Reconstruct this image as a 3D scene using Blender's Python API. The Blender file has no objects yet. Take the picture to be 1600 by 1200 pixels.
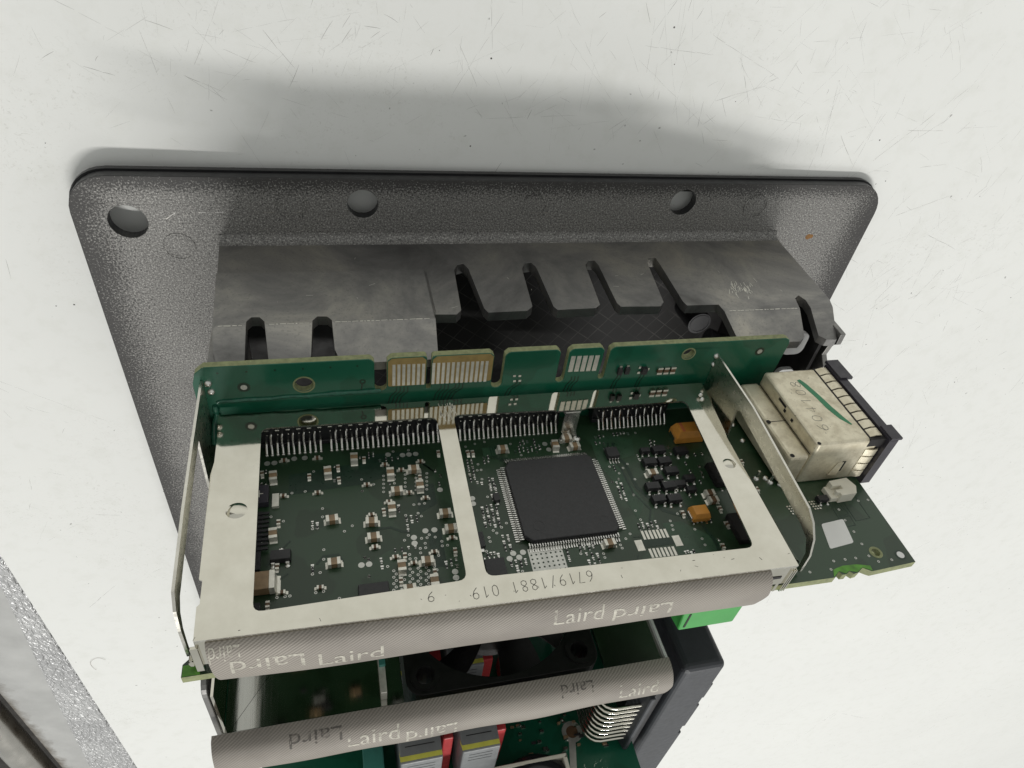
import bpy, math, random
from mathutils import Vector, Matrix
from mathutils.geometry import tessellate_polygon

# ------------------------------------------------------------------ camera, light, exposure
scene = bpy.context.scene
COL = scene.collection
MM = 0.001
TZ = 0.0                        # the table top
TILT = math.radians(0.8)        # the unit leans: its plate touches the table at the right-hand edge only
UNIT = Matrix.Translation((0, 0, 0.005624)) @ Matrix.Rotation(TILT, 4, 'Y')

def W(p):                       # mm -> metres
    return Vector((p[0] * MM, p[1] * MM, p[2] * MM))

cam_d = bpy.data.cameras.new('camera')
cam_d.sensor_width = 36.0
cam_d.lens = 1069.33 / 1600 * 36.0
cam_d.clip_start = 0.005
cam_d.clip_end = 60.0
cam = bpy.data.objects.new('camera', cam_d)
COL.objects.link(cam)
_r = Vector((0.9677908635647028, 0.12007763293263007, 0.22127405286201848))
_d = Vector((-0.06015010438063958, -0.7431830238674066, 0.6663789897485481))
_f = Vector((0.24446433143443436, -0.6582251553264993, -0.7120230583005868))
_m = Matrix((_r, -_d, -_f)).transposed().to_4x4()
_m.translation = W((-47.579, 71.213, 147.253))
cam.matrix_world = UNIT @ _m
scene.camera = cam

world = bpy.data.worlds.new('World')
scene.world = world
world.use_nodes = True
_bg = world.node_tree.nodes['Background']
_bg.inputs['Color'].default_value = (0.985, 1.0, 0.965, 1)
_bg.inputs['Strength'].default_value = 0.49

def area(name, loc, target, size, power, color=(1, 0.97, 0.92), size_y=None):
    d = bpy.data.lights.new(name, 'AREA')
    d.shape = 'RECTANGLE' if size_y else 'DISK'
    d.size = size
    if size_y:
        d.size_y = size_y
    d.energy = power
    d.color = color
    o = bpy.data.objects.new(name, d)
    COL.objects.link(o)
    o.location = loc
    o.rotation_euler = (Vector(target) - Vector(loc)).to_track_quat('-Z', 'Y').to_euler()
    return o

# a lamp over the table behind the unit (its shadow falls towards the viewer) and an added fill lamp that brightens the far table
tube = area('tube_lamp', (-0.02, -0.71, 1.60), (0.0, -0.04, 0.0), 0.62, 13.5, (1, 0.985, 0.95), 0.03)
tube.rotation_euler.rotate_axis('Z', math.radians(-8))
area('far_fill_lamp', (0.9, -1.7, 2.2), (0.5, -0.5, 0.0), 1.2, 14.0, (1, 0.985, 0.96), 0.5)

scene.view_settings.view_transform = 'Standard'
scene.view_settings.look = 'None'
scene.view_settings.exposure = 0.02
scene.view_settings.gamma = 1.0
scene.view_settings.use_curve_mapping = False

# ------------------------------------------------------------------ materials
def srgb(r, g, b):
    return tuple(((c / 255) / 12.92 if c / 255 <= 0.04045 else ((c / 255 + 0.055) / 1.055) ** 2.4) for c in (r, g, b)) + (1.0,)

class NT:
    def __init__(self, name):
        self.m = bpy.data.materials.new(name)
        self.m.use_nodes = True
        self.t = self.m.node_tree
        self.b = self.t.nodes['Principled BSDF']
        self._tc = None
    def n(self, typ, **kw):
        o = self.t.nodes.new(typ)
        for k, v in kw.items():
            setattr(o, k, v)
        return o
    def l(self, a, b):
        self.t.links.new(a, b)
    def co(self):
        if self._tc is None:
            self._tc = self.n('ShaderNodeTexCoord')
        return self._tc.outputs['Object']
    def mapped(self, rot=(0, 0, 0), scale=(1, 1, 1)):
        mp = self.n('ShaderNodeMapping')
        mp.inputs['Rotation'].default_value = rot
        mp.inputs['Scale'].default_value = scale
        self.l(self.co(), mp.inputs['Vector'])
        return mp.outputs['Vector']
    def noise(self, scale, detail=3, rough=0.55, vec=None, dist=0.0):
        o = self.n('ShaderNodeTexNoise')
        o.inputs['Scale'].default_value = scale
        o.inputs['Detail'].default_value = detail
        o.inputs['Roughness'].default_value = rough
        o.inputs['Distortion'].default_value = dist
        self.l(vec or self.co(), o.inputs['Vector'])
        return o.outputs['Fac']
    def ramp(self, fac, stops):
        o = self.n('ShaderNodeValToRGB')
        e = o.color_ramp.elements
        while len(e) < len(stops):
            e.new(0.5)
        for i, (p, c) in enumerate(stops):
            e[i].position = p
            e[i].color = c if len(c) == 4 else tuple(c) + (1,)
        self.l(fac, o.inputs['Fac'])
        return o.outputs['Color']
    def mix(self, fac, a, b, mode='MIX'):
        o = self.n('ShaderNodeMix', data_type='RGBA', blend_type=mode)
        for s, v in ((0, fac), (6, a), (7, b)):
            if hasattr(v, 'is_linked'):
                self.l(v, o.inputs[s])
            else:
                o.inputs[s].default_value = v
        return o.outputs[2]
    def math(self, op, a, b=0.0, clamp=False):
        o = self.n('ShaderNodeMath', operation=op, use_clamp=clamp)
        for s, v in ((0, a), (1, b)):
            if hasattr(v, 'is_linked'):
                self.l(v, o.inputs[s])
            else:
                o.inputs[s].default_value = v
        return o.outputs[0]
    def bump(self, h, strength, dist):
        o = self.n('ShaderNodeBump')
        o.inputs['Strength'].default_value = strength
        o.inputs['Distance'].default_value = dist
        self.l(h, o.inputs['Height'])
        self.l(o.outputs['Normal'], self.b.inputs['Normal'])
    def set(self, key, v):
        if hasattr(v, 'is_linked'):
            self.l(v, self.b.inputs[key])
        else:
            self.b.inputs[key].default_value = v
    def xyz(self):
        s = self.n('ShaderNodeSeparateXYZ')
        self.l(self.co(), s.inputs[0])
        return s.outputs

M = {}
def simple(key, col, rough=0.5, metal=0.0, var=0.12, scale=300, bump=0.0, bscale=2500, spec=None):
    t = NT(key)
    c = Vector(col[:3])
    lo = tuple(c * (1 - var)) + (1,)
    hi = tuple(c * (1 + var)) + (1,)
    f = t.noise(scale, 4)
    t.set('Base Color', t.ramp(f, [(0.3, lo), (0.7, hi)]))
    t.set('Metallic', metal)
    rr = t.ramp(t.noise(scale * 2.3, 3), [(0.3, (rough * 0.8,) * 3), (0.75, (min(1, rough * 1.25),) * 3)])
    t.set('Roughness', rr)
    if spec is not None:
        t.set('Specular IOR Level', spec)
    if bump:
        t.bump(t.noise(bscale, 2), bump, 0.0001)
    M[key] = t.m
    return t

# white scuffed table laminate
t = NT('white_laminate')
v1 = t.noise(9, 5, 0.6)
v2 = t.noise(150, 5, 0.65)
c1 = t.ramp(v1, [(0.25, (0.765, 0.77, 0.75)), (0.75, (0.80, 0.805, 0.785))])
c2 = t.ramp(v2, [(0.30, (0.955, 0.955, 0.945)), (0.5, (1, 1, 1))])
cc = t.mix(1.0, c1, c2, 'MULTIPLY')
sp = t.ramp(t.noise(520, 1), [(0.775, (0, 0, 0)), (0.80, (1, 1, 1))])
cc = t.mix(t.math('MULTIPLY', sp, 0.55), cc, (0.10, 0.09, 0.08, 1))
patch = t.ramp(t.noise(22, 4, 0.6), [(0.50, (0, 0, 0)), (0.66, (1, 1, 1))])          # rubbed, grimy patches
grit = t.ramp(t.noise(900, 4, 0.75, None, 1.2), [(0.56, (0, 0, 0)), (0.70, (1, 1, 1))])
cc = t.mix(t.math('MULTIPLY', t.math('MULTIPLY', patch, grit), 0.42), cc, (0.40, 0.385, 0.34, 1))
t.set('Base Color', cc)
t.set('Roughness', t.ramp(v2, [(0.3, (0.52,) * 3), (0.7, (0.68,) * 3)]))
t.set('Specular IOR Level', 0.25)
t.bump(v2, 0.05, 0.0002)
M['table'] = t.m

# cast aluminium plate dusted with black paint along its edges
t = NT('speckled_cast_plate')
x, y, z = t.xyz()
fine = t.noise(2300, 2, 0.75)
mid = t.noise(120, 4, 0.6)
big = t.noise(25, 3)
edx = t.math('SUBTRACT', 0.1005, t.math('ABSOLUTE', x))
edy = t.math('MULTIPLY', y, -1.0)
ed = t.math('MINIMUM', t.math('MULTIPLY', edx, 0.7), t.math('MULTIPLY', edy, 1.6))  # spray narrowed on the shaded top, widened on the lit left to even brightness
near = t.math('SUBTRACT', 1.0, t.math('DIVIDE', ed, 0.0095), True)         # overspray reaches some millimetres in
th = t.math('ADD', t.math('MULTIPLY', near, 0.33), t.math('MULTIPLY', mid, 0.14))
dark = t.math('SUBTRACT', t.math('ADD', th, 0.30), fine)
fac = t.math('MULTIPLY', dark, 9.0, True)
metal_c = t.mix(big, (0.145, 0.141, 0.136, 1), (0.19, 0.186, 0.178, 1))
metal_c = t.mix(t.ramp(t.noise(2700, 2, 0.8), [(0.5, (0, 0, 0)), (0.63, (0.85, 0.85, 0.85))]), metal_c, (0.44, 0.43, 0.41, 1))
metal_c = t.mix(t.ramp(t.noise(2300, 2, 0.8), [(0.37, (0.85, 0.85, 0.85)), (0.46, (0, 0, 0))]), metal_c, (0.05, 0.048, 0.046, 1))
t.set('Base Color', t.mix(fac, metal_c, (0.04, 0.038, 0.037, 1)))
t.set('Metallic', t.math('MULTIPLY', t.math('SUBTRACT', 1.0, fac), 0.35))
t.set('Roughness', 0.55)
t.bump(t.noise(2300, 2, 0.8), 0.3, 0.0001)
M['plate'] = t.m

# bare cast aluminium, stained
t = NT('cast_aluminium')
a = t.noise(42, 8, 0.66, None, 0.5)
b = t.noise(1800, 3, 0.65)
c = t.ramp(a, [(0.32, (0.13, 0.128, 0.125)), (0.45, (0.225, 0.22, 0.214)), (0.55, (0.31, 0.30, 0.28)), (0.70, (0.47, 0.44, 0.385))])
c = t.mix(t.ramp(b, [(0.34, (0.45, 0.45, 0.45)), (0.44, (0, 0, 0))]), c, (0.17, 0.17, 0.165, 1))
t.set('Base Color', c)
t.set('Metallic', 0.8)
t.set('Roughness', t.ramp(a, [(0.3, (0.46,) * 3), (0.7, (0.33,) * 3)]))
t.bump(b, 0.25, 0.0001)
M['cast'] = t.m

simple('black_paint', (0.012, 0.012, 0.013), 0.38, 0, 0.3, 200)
simple('inner_black', (0.012, 0.011, 0.011), 0.55, 0, 0.3, 150, spec=0.3)

t = NT('ruled_black_pad')
vv = t.mapped((0, 0, 0.62), (1, 1, 1))
s1 = t.n('ShaderNodeSeparateXYZ'); t.l(vv, s1.inputs[0])
def lines(o, per, w):
    k = t.math('FRACT', t.math('MULTIPLY', o, 1.0 / per))
    return t.math('LESS_THAN', k, w)
ln = t.math('MAXIMUM', lines(s1.outputs[0], 0.0042, 0.06), lines(s1.outputs[1], 0.0042, 0.06))
ln = t.math('MULTIPLY', ln, t.ramp(t.noise(140, 3), [(0.35, (0.1, 0.1, 0.1)), (0.7, (1, 1, 1))]))
t.set('Base Color', t.mix(ln, (0.009, 0.0085, 0.008, 1), (0.06, 0.057, 0.053, 1)))
t.set('Roughness', 0.5)
t.set('Specular IOR Level', 0.2)
M['pad_black'] = t.m

def mask_green(key, base, lite, rough):
    t = NT(key)
    big = t.noise(95, 2, 0.4)
    zone = t.ramp(big, [(0.47, (0, 0, 0)), (0.49, (1, 1, 1))])
    c = t.mix(zone, base, lite)
    c = t.mix(t.ramp(t.noise(30, 3), [(0.35, (0, 0, 0)), (0.7, (0.35, 0.35, 0.35))]), c, tuple(v * 0.55 for v in base[:3]) + (1,))
    t.set('Base Color', c)
    t.set('Roughness', rough)
    t.set('Coat Weight', 0.25)
    t.set('Coat Roughness', 0.12)
    h = t.math('ADD', t.math('MULTIPLY', zone, 0.4), t.math('MULTIPLY', t.noise(2600, 2), 0.2))
    t.bump(h, 0.12, 0.0001)
    M[key] = t.m
mask_green('mask_dark', (0.015, 0.040, 0.016, 1), (0.023, 0.058, 0.026, 1), 0.36)
mask_green('mask_green', (0.006, 0.098, 0.052, 1), (0.008, 0.120, 0.066, 1), 0.30)
simple('board_edge', (0.24, 0.26, 0.13), 0.7, 0, 0.25, 900, 0.3)
simple('bare_fibreglass', (0.33, 0.235, 0.085), 0.55, 0, 0.15, 700)
simple('bright_fibreglass', (0.10, 0.30, 0.03), 0.5, 0, 0.35, 600)

# tin plated sheet steel
t = NT('tinned_steel')
a = t.noise(220, 4, 0.6)
b = t.noise(1800, 3, 0.7)
t.set('Base Color', t.ramp(a, [(0.3, (0.66, 0.635, 0.55)), (0.7, (0.76, 0.735, 0.65))]))
t.set('Metallic', 1.0)
t.set('Roughness', t.ramp(b, [(0.3, (0.045,) * 3), (0.75, (0.10,) * 3)]))
t.bump(b, 0.045, 0.00003)
M['tin'] = t.m
t = NT('worn_tinned_shell')
a = t.noise(330, 4, 0.65)
b = t.noise(1500, 3, 0.7)
c = t.ramp(a, [(0.28, (0.55, 0.49, 0.36)), (0.6, (0.80, 0.74, 0.58))])
c = t.mix(t.ramp(b, [(0.66, (0, 0, 0)), (0.74, (0.8, 0.8, 0.8))]), c, (0.09, 0.07, 0.05, 1))
t.set('Base Color', c)
t.set('Metallic', 0.6)
t.set('Roughness', t.ramp(a, [(0.3, (0.5,) * 3), (0.7, (0.4,) * 3)]))
t.bump(a, 0.10, 0.0002)
M['shell'] = t.m
t = NT('brushed_mirror_sheet')
v = t.mapped((0, 0, 0), (1, 1, 0.03))
a = t.noise(2600, 3, 0.6, v)
t.set('Base Color', (0.40, 0.40, 0.375, 1))
t.set('Metallic', 1.0)
t.set('Roughness', t.ramp(a, [(0.3, (0.06,) * 3), (0.8, (0.15,) * 3)]))
t.bump(a, 0.06, 0.00004)
M['brushed'] = t.m
simple('tin_edge', (0.70, 0.68, 0.62), 0.25, 1.0, 0.08, 600)
simple('solder', (0.72, 0.71, 0.68), 0.22, 1.0, 0.1, 900, 0.3, 1800)
simple('pad_silver', (0.62, 0.62, 0.58), 0.42, 0.7, 0.1, 500)
simple('contact_tin', (0.80, 0.78, 0.70), 0.38, 0.5, 0.12, 900)
simple('chip_black', (0.030, 0.030, 0.032), 0.48, 0, 0.1, 1200, 0.12, 5000)
simple('plastic_black', (0.020, 0.020, 0.022), 0.42, 0, 0.15, 500, 0.1, 3000)
simple('plastic_charcoal', (0.036, 0.039, 0.046), 0.50, 0, 0.12, 300, 0.15, 4000)
simple('bezel_charcoal', (0.035, 0.032, 0.042), 0.45, 0, 0.12, 300, 0.1, 4000)
simple('fan_black', (0.0075, 0.0072, 0.007), 0.45, 0, 0.3, 600, 0.15, 3000)
simple('ceramic_tan', (0.27, 0.185, 0.105), 0.42, 0, 0.22, 900)
simple('ceramic_brown', (0.13, 0.075, 0.038), 0.42, 0, 0.2, 900)
simple('tantalum_yellow', (0.60, 0.265, 0.045), 0.42, 0, 0.1, 600, 0.12, 2500)
simple('tantalum_band', (0.52, 0.15, 0.06), 0.45, 0, 0.1, 600)
simple('label_white', (0.78, 0.78, 0.76), 0.5, 0, 0.04, 200)
simple('nylon_white', (0.76, 0.73, 0.62), 0.45, 0, 0.06, 300)
simple('daylight_pale', (0.55, 0.55, 0.54), 0.5, 0, 0.1, 300)
simple('green_plastic', (0.05, 0.33, 0.065), 0.45, 0, 0.06, 150)
simple('green_ink', (0.015, 0.21, 0.085), 0.35, 0, 0.15, 900)
simple('grey_plastic', (0.23, 0.238, 0.245), 0.5, 0, 0.08, 500)
simple('yellow_mark', (0.75, 0.72, 0.12), 0.5, 0, 0.08, 500)
simple('red_plastic', (0.58, 0.055, 0.06), 0.45, 0, 0.1, 500)
simple('teal_plastic', (0.05, 0.22, 0.18), 0.45, 0, 0.1, 500)
simple('engraved_grey', (0.17, 0.16, 0.14), 0.6, 0.2, 0.2, 900)
simple('ink_pale', (0.52, 0.495, 0.425), 0.55, 0.1, 0.25, 2500)
simple('ink_dark', (0.12, 0.108, 0.096), 0.6, 0, 0.3, 2500)
for k_, lo_ in (('ink_pale', 0.34), ('ink_dark', 0.40)):       # faded, patchy print
    n_ = M[k_].node_tree
    tc_, nz_, rp_ = n_.nodes.new('ShaderNodeTexCoord'), n_.nodes.new('ShaderNodeTexNoise'), n_.nodes.new('ShaderNodeValToRGB')
    nz_.inputs['Scale'].default_value = 800
    nz_.inputs['Detail'].default_value = 5
    rp_.color_ramp.elements[0].position = lo_ - 0.06
    rp_.color_ramp.elements[0].color = (0.08, 0.08, 0.08, 1)
    rp_.color_ramp.elements[1].position = lo_ + 0.14
    rp_.color_ramp.elements[1].color = (0.9, 0.9, 0.9, 1)
    n_.links.new(tc_.outputs['Object'], nz_.inputs['Vector'])
    n_.links.new(nz_.outputs['Fac'], rp_.inputs['Fac'])
    n_.links.new(rp_.outputs['Color'], n_.nodes['Principled BSDF'].inputs['Alpha'])
simple('copper', (0.55, 0.20, 0.06), 0.3, 0.9, 0.2, 500)
simple('ferrite', (0.02, 0.02, 0.022), 0.18, 0, 0.2, 300)
simple('trace_dark', (0.011, 0.032, 0.018), 0.33, 0, 0.15, 700)
simple('trace_lite', (0.028, 0.070, 0.036), 0.33, 0, 0.15, 700)
simple('scratch', (0.31, 0.305, 0.285), 0.6, 0, 0.3, 400)
simple('speck', (0.06, 0.055, 0.05), 0.7, 0, 0.4, 900)
simple('hair', (0.45, 0.42, 0.38), 0.5, 0, 0.2, 900)
simple('dark_floor', (0.05, 0.045, 0.04), 0.7, 0, 0.3, 20)
simple('rail_steel', (0.55, 0.53, 0.49), 0.28, 1.0, 0.12, 60)

# woven conductive fabric
t = NT('conductive_fabric')
vv = t.mapped((0.35, 0, 0.0), (1, 1, 1))
def wave(rot, sc):
    w = t.n('ShaderNodeTexWave', wave_type='BANDS', bands_direction='X', wave_profile='SIN')
    w.inputs['Scale'].default_value = sc
    w.inputs['Distortion'].default_value = 0.6
    w.inputs['Detail'].default_value = 1.0
    t.l(t.mapped(rot), w.inputs['Vector'])
    return w.outputs['Fac']
w1 = wave((0.0, 0.75, 0.75), 760.0)
w2 = wave((0.0, -0.9, -0.85), 1100.0)
hh = t.math('ADD', t.math('MULTIPLY', w1, 0.75), t.math('MULTIPLY', w2, 0.25))
st = t.noise(45, 4, 0.6)
c = t.ramp(hh, [(0.15, (0.235, 0.212, 0.187)), (0.8, (0.36, 0.328, 0.288))])
c = t.mix(t.ramp(st, [(0.35, (0.45, 0.45, 0.45)), (0.55, (0, 0, 0))]), c, (0.17, 0.15, 0.135, 1))
t.set('Base Color', c)
t.set('Metallic', 0.1)
t.set('Roughness', 0.62)
t.bump(hh, 0.35, 0.0001)
M['fabric'] = t.m

# pebbled and plain grey edge profile
t = NT('pebbled_grey_profile')
x, y, z = t.xyz()
hv = t.noise(620, 2, 0.5, t.mapped((0, 0, 0.3), (1.0, 0.5, 1)), 0.8)
t.set('Base Color', t.mix(t.ramp(t.noise(35, 4), [(0.4, (0, 0, 0)), (0.7, (1, 1, 1))]), (0.52, 0.52, 0.525, 1), (0.68, 0.68, 0.68, 1)))
t.set('Metallic', 0.45)
t.set('Roughness', 0.36)
t.bump(hv, 1.0, 0.0022)
M['pebbled'] = t.m
t = simple('smooth_grey_profile', (0.50, 0.50, 0.49), 0.45, 0.25, 0.12, 60, 0.15, 1500)
c_ = t.b.inputs['Base Color'].links[0].from_socket
grime = t.ramp(t.math('ADD', t.math('MULTIPLY', t.math('ADD', t.xyz()[0], 0.1795), -55.0, True), t.math('MULTIPLY', t.noise(160, 5, 0.7), 0.7)), [(0.62, (0, 0, 0)), (0.95, (0.9, 0.9, 0.9))])
t.set('Base Color', t.mix(grime, c_, (0.10, 0.075, 0.045, 1)))
simple('tin_soft', (0.66, 0.64, 0.56), 0.3, 1.0, 0.06, 400)

# ------------------------------------------------------------------ mesh helpers (unit coordinates in mm)
class MB:
    def __init__(self):
        self.v, self.f, self.mi = [], [], []
    def add(self, vs, fs, m=0):
        o = len(self.v)
        self.v += [tuple(p) for p in vs]
        for f in fs:
            self.f.append(tuple(i + o for i in f))
            self.mi.append(m)
    def hexa(self, p, m=0):       # p[0..3] bottom ring, p[4..7] top ring
        self.add(p, [(3, 2, 1, 0), (4, 5, 6, 7), (0, 1, 5, 4), (1, 2, 6, 5), (2, 3, 7, 6), (3, 0, 4, 7)], m)
    def box(self, x0, x1, y0, y1, z0, z1, m=0):
        self.hexa([(x0, y0, z0), (x1, y0, z0), (x1, y1, z0), (x0, y1, z0), (x0, y0, z1), (x1, y0, z1), (x1, y1, z1), (x0, y1, z1)], m)
    def frus(self, c, sx, sz, h, tx, tz, m=0):        # block standing on a board: base centre c, base sx by sz, height h along y, top tx by tz
        x, y, z = c
        a, b, p, q = sx / 2, sz / 2, tx / 2, tz / 2
        self.hexa([(x - a, y, z - b), (x - a, y, z + b), (x + a, y, z + b), (x + a, y, z - b),
                   (x - p, y + h, z - q), (x - p, y + h, z + q), (x + p, y + h, z + q), (x + p, y + h, z - q)], m)
    def prism(self, outer, holes, plane, d0, d1, m=0, ms=None, holes_m=None):
        # a flat sheet with holes; plane 'xz' (thickness along y), 'xy' (along z) or 'yz' (along x)
        def P(a, b, d):
            return {'xz': (a, d, b), 'xy': (a, b, d), 'yz': (d, a, b)}[plane]
        loops = [list(outer)] + [list(h) for h in holes]
        tri = tessellate_polygon([[Vector((p[0], p[1], 0)) for p in l] for l in loops])
        flat = [p for l in loops for p in l]
        n = len(flat)
        vs = [P(p[0], p[1], d0) for p in flat] + [P(p[0], p[1], d1) for p in flat]
        fs = [tuple(tr) for tr in tri] + [tuple(i + n for i in reversed(tr)) for tr in tri]
        self.add(vs, fs, m)
        o = len(self.v)
        k = 0
        for li, l in enumerate(loops):
            q = len(l)
            vs = [P(p[0], p[1], d0) for p in l] + [P(p[0], p[1], d1) for p in l]
            fs = [(i, (i + 1) % q, (i + 1) % q + q, i + q) for i in range(q)]
            mm = ms if ms is not None else m
            if li and holes_m is not None:
                mm = holes_m
            self.add(vs, fs, mm)
    def tube(self, path, r, seg=8, m=0, cap=True):
        pts = [Vector(p) for p in path]
        rs = r if isinstance(r, (list, tuple)) else [r] * len(pts)
        vs, fs = [], []
        prev = None
        for i, p in enumerate(pts):
            d = (pts[min(i + 1, len(pts) - 1)] - pts[max(i - 1, 0)]).normalized()
            up = prev if prev is not None else (Vector((0, 0, 1)) if abs(d.z) < 0.9 else Vector((0, 1, 0)))
            a = (up - d * up.dot(d)).normalized()
            prev = a
            b = d.cross(a)
            for k in range(seg):
                an = 2 * math.pi * k / seg
                vs.append(p + (a * math.cos(an) + b * math.sin(an)) * rs[i])
        for i in range(len(pts) - 1):
            for k in range(seg):
                fs.append((i * seg + k, i * seg + (k + 1) % seg, (i + 1) * seg + (k + 1) % seg, (i + 1) * seg + k))
        if cap:
            fs.append(tuple(reversed(range(seg))))
            fs.append(tuple((len(pts) - 1) * seg + k for k in range(seg)))
        self.add(vs, fs, m)
    def cyl(self, c, axis, r, h, seg=20, m=0, r2=None):
        c = Vector(c)
        d = {'x': Vector((1, 0, 0)), 'y': Vector((0, 1, 0)), 'z': Vector((0, 0, 1))}[axis]
        self.tube([c, c + d * h], [r, r if r2 is None else r2], seg, m)
    def dome(self, c, axis, r, h, seg=14, m=0, rings=4):
        d = {'x': Vector((1, 0, 0)), 'y': Vector((0, 1, 0)), 'z': Vector((0, 0, 1))}[axis]
        a = Vector((d.y, d.z, d.x))
        b = d.cross(a)
        c = Vector(c)
        vs, fs = [], []
        for i in range(rings):
            an = math.pi / 2 * i / rings
            for k in range(seg):
                t = 2 * math.pi * k / seg
                vs.append(c + d * h * math.sin(an) + (a * math.cos(t) + b * math.sin(t)) * r * math.cos(an))
        vs.append(c + d * h)
        for i in range(rings - 1):
            for k in range(seg):
                fs.append((i * seg + k, i * seg + (k + 1) % seg, (i + 1) * seg + (k + 1) % seg, (i + 1) * seg + k))
        for k in range(seg):
            fs.append(((rings - 1) * seg + k, (rings - 1) * seg + (k + 1) % seg, rings * seg))
        self.add(vs, fs, m)
    def ring(self, c, axis, r0, r1, h, seg=24, m=0):
        ax = {'x': 0, 'y': 1, 'z': 2}[axis]
        pl = {'y': 'xz', 'z': 'xy', 'x': 'yz'}[axis]
        ij = {'y': (0, 2), 'z': (0, 1), 'x': (1, 2)}[axis]
        u, v = c[ij[0]], c[ij[1]]
        self.prism(circle(u, v, r1, seg), [circle(u, v, r0, seg)], pl, c[ax], c[ax] + h, m)
    def strip(self, path, w, nrm, h, m=0):      # a thin flat ribbon along a path on a plane with normal nrm
        pts = [Vector(p) for p in path]
        nrm = Vector(nrm)
        vs = []
        for i, p in enumerate(pts):
            d = (pts[min(i + 1, len(pts) - 1)] - pts[max(i - 1, 0)]).normalized()
            s = d.cross(nrm).normalized() * w / 2
            vs += [p - s, p + s, p + s + nrm * h, p - s + nrm * h]
        fs = []
        for i in range(len(pts) - 1):
            a, b = i * 4, i * 4 + 4
            for k in range(4):
                fs.append((a + k, a + (k + 1) % 4, b + (k + 1) % 4, b + k))
        e = (len(pts) - 1) * 4
        fs += [(3, 2, 1, 0), (e, e + 1, e + 2, e + 3)]
        self.add(vs, fs, m)
    def mesh(self, name, mats, origin=None, smooth=None):
        me = bpy.data.meshes.new(name)
        if origin is None:
            vs = [W(p) for p in self.v]
        else:
            vs = [(Vector(p) - Vector(origin)) * MM for p in self.v]
        me.from_pydata(vs, [], self.f)
        for k in (mats if isinstance(mats, (list, tuple)) else [mats]):
            me.materials.append(M[k])
        me.polygons.foreach_set('material_index', self.mi)
        import bmesh
        bm = bmesh.new()
        bm.from_mesh(me)
        bmesh.ops.remove_doubles(bm, verts=bm.verts, dist=1e-7)
        bmesh.ops.recalc_face_normals(bm, faces=bm.faces)
        bm.to_mesh(me)
        bm.free()
        if smooth is not None:
            for p in me.polygons:
                p.use_smooth = True
            me.set_sharp_from_angle(angle=math.radians(smooth))
        me.update()
        return me
    def build(self, name, mats, parent=None, smooth=None, bevel=0.0, seg=2, kind=None, label=None):
        o = bpy.data.objects.new(name, self.mesh(name, mats, None, smooth))
        COL.objects.link(o)
        if parent is not None:
            o.parent = parent
        if bevel:
            b = o.modifiers.new('edge', 'BEVEL')
            b.width = bevel * MM
            b.segments = seg
            b.limit_method = 'ANGLE'
            b.angle_limit = math.radians(40)
        if kind:
            o['kind'] = kind
        if label:
            o['label'] = label
        return o

def place(name, me, p, parent, rot=None):
    o = bpy.data.objects.new(name, me)
    COL.objects.link(o)
    o.parent = parent
    o.location = W(p)
    if rot:
        o.rotation_euler = rot
    return o

def circle(u, v, r, seg=24):
    return [(u + r * math.cos(2 * math.pi * k / seg), v + r * math.sin(2 * math.pi * k / seg)) for k in range(seg)]

def rrect(u0, u1, v0, v1, r, seg=4):
    out = []
    for cu, cv, a0 in ((u1 - r, v1 - r, 0), (u0 + r, v1 - r, 90), (u0 + r, v0 + r, 180), (u1 - r, v0 + r, 270)):
        for k in range(seg + 1):
            a = math.radians(a0 + 90 * k / seg)
            out.append((cu + r * math.cos(a), cv + r * math.sin(a)))
    return out

def rpoly(pts, r, seg=4):         # polygon with rounded corners
    out = []
    n = len(pts)
    for i in range(n):
        p, a, b = Vector(pts[i]), Vector(pts[i - 1]), Vector(pts[(i + 1) % n])
        rr = min(r, (a - p).length * 0.45, (b - p).length * 0.45)
        s, e = p + (a - p).normalized() * rr, p + (b - p).normalized() * rr
        for k in range(seg + 1):
            t = k / seg
            q = s * (1 - t) ** 2 + p * 2 * t * (1 - t) + e * t * t
            out.append((q.x, q.y))
    return out

_tcache = {}
def text_shape(body, font=None):      # outline of a word as 2-D triangles, height about 0.7 for capitals
    if body not in _tcache:
        c = bpy.data.curves.new('word', 'FONT')
        c.body = body
        c.size = 1.0
        c.resolution_u = 3
        o = bpy.data.objects.new('word', c)
        COL.objects.link(o)
        dg = bpy.context.evaluated_depsgraph_get()
        me = bpy.data.meshes.new_from_object(o.evaluated_get(dg))
        import bmesh
        bm = bmesh.new()
        bm.from_mesh(me)
        bmesh.ops.triangulate(bm, faces=bm.faces)
        bmesh.ops.subdivide_edges(bm, edges=bm.edges, cuts=1)
        vs = [(v.co.x, v.co.y) for v in bm.verts]
        bm.verts.index_update()
        fs = [tuple(v.index for v in f.verts) for f in bm.faces]
        bm.free()
        bpy.data.objects.remove(o)
        bpy.data.curves.remove(c)
        bpy.data.meshes.remove(me)
        _tcache[body] = (vs, fs, max(v[0] for v in vs))
    return _tcache[body]

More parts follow.
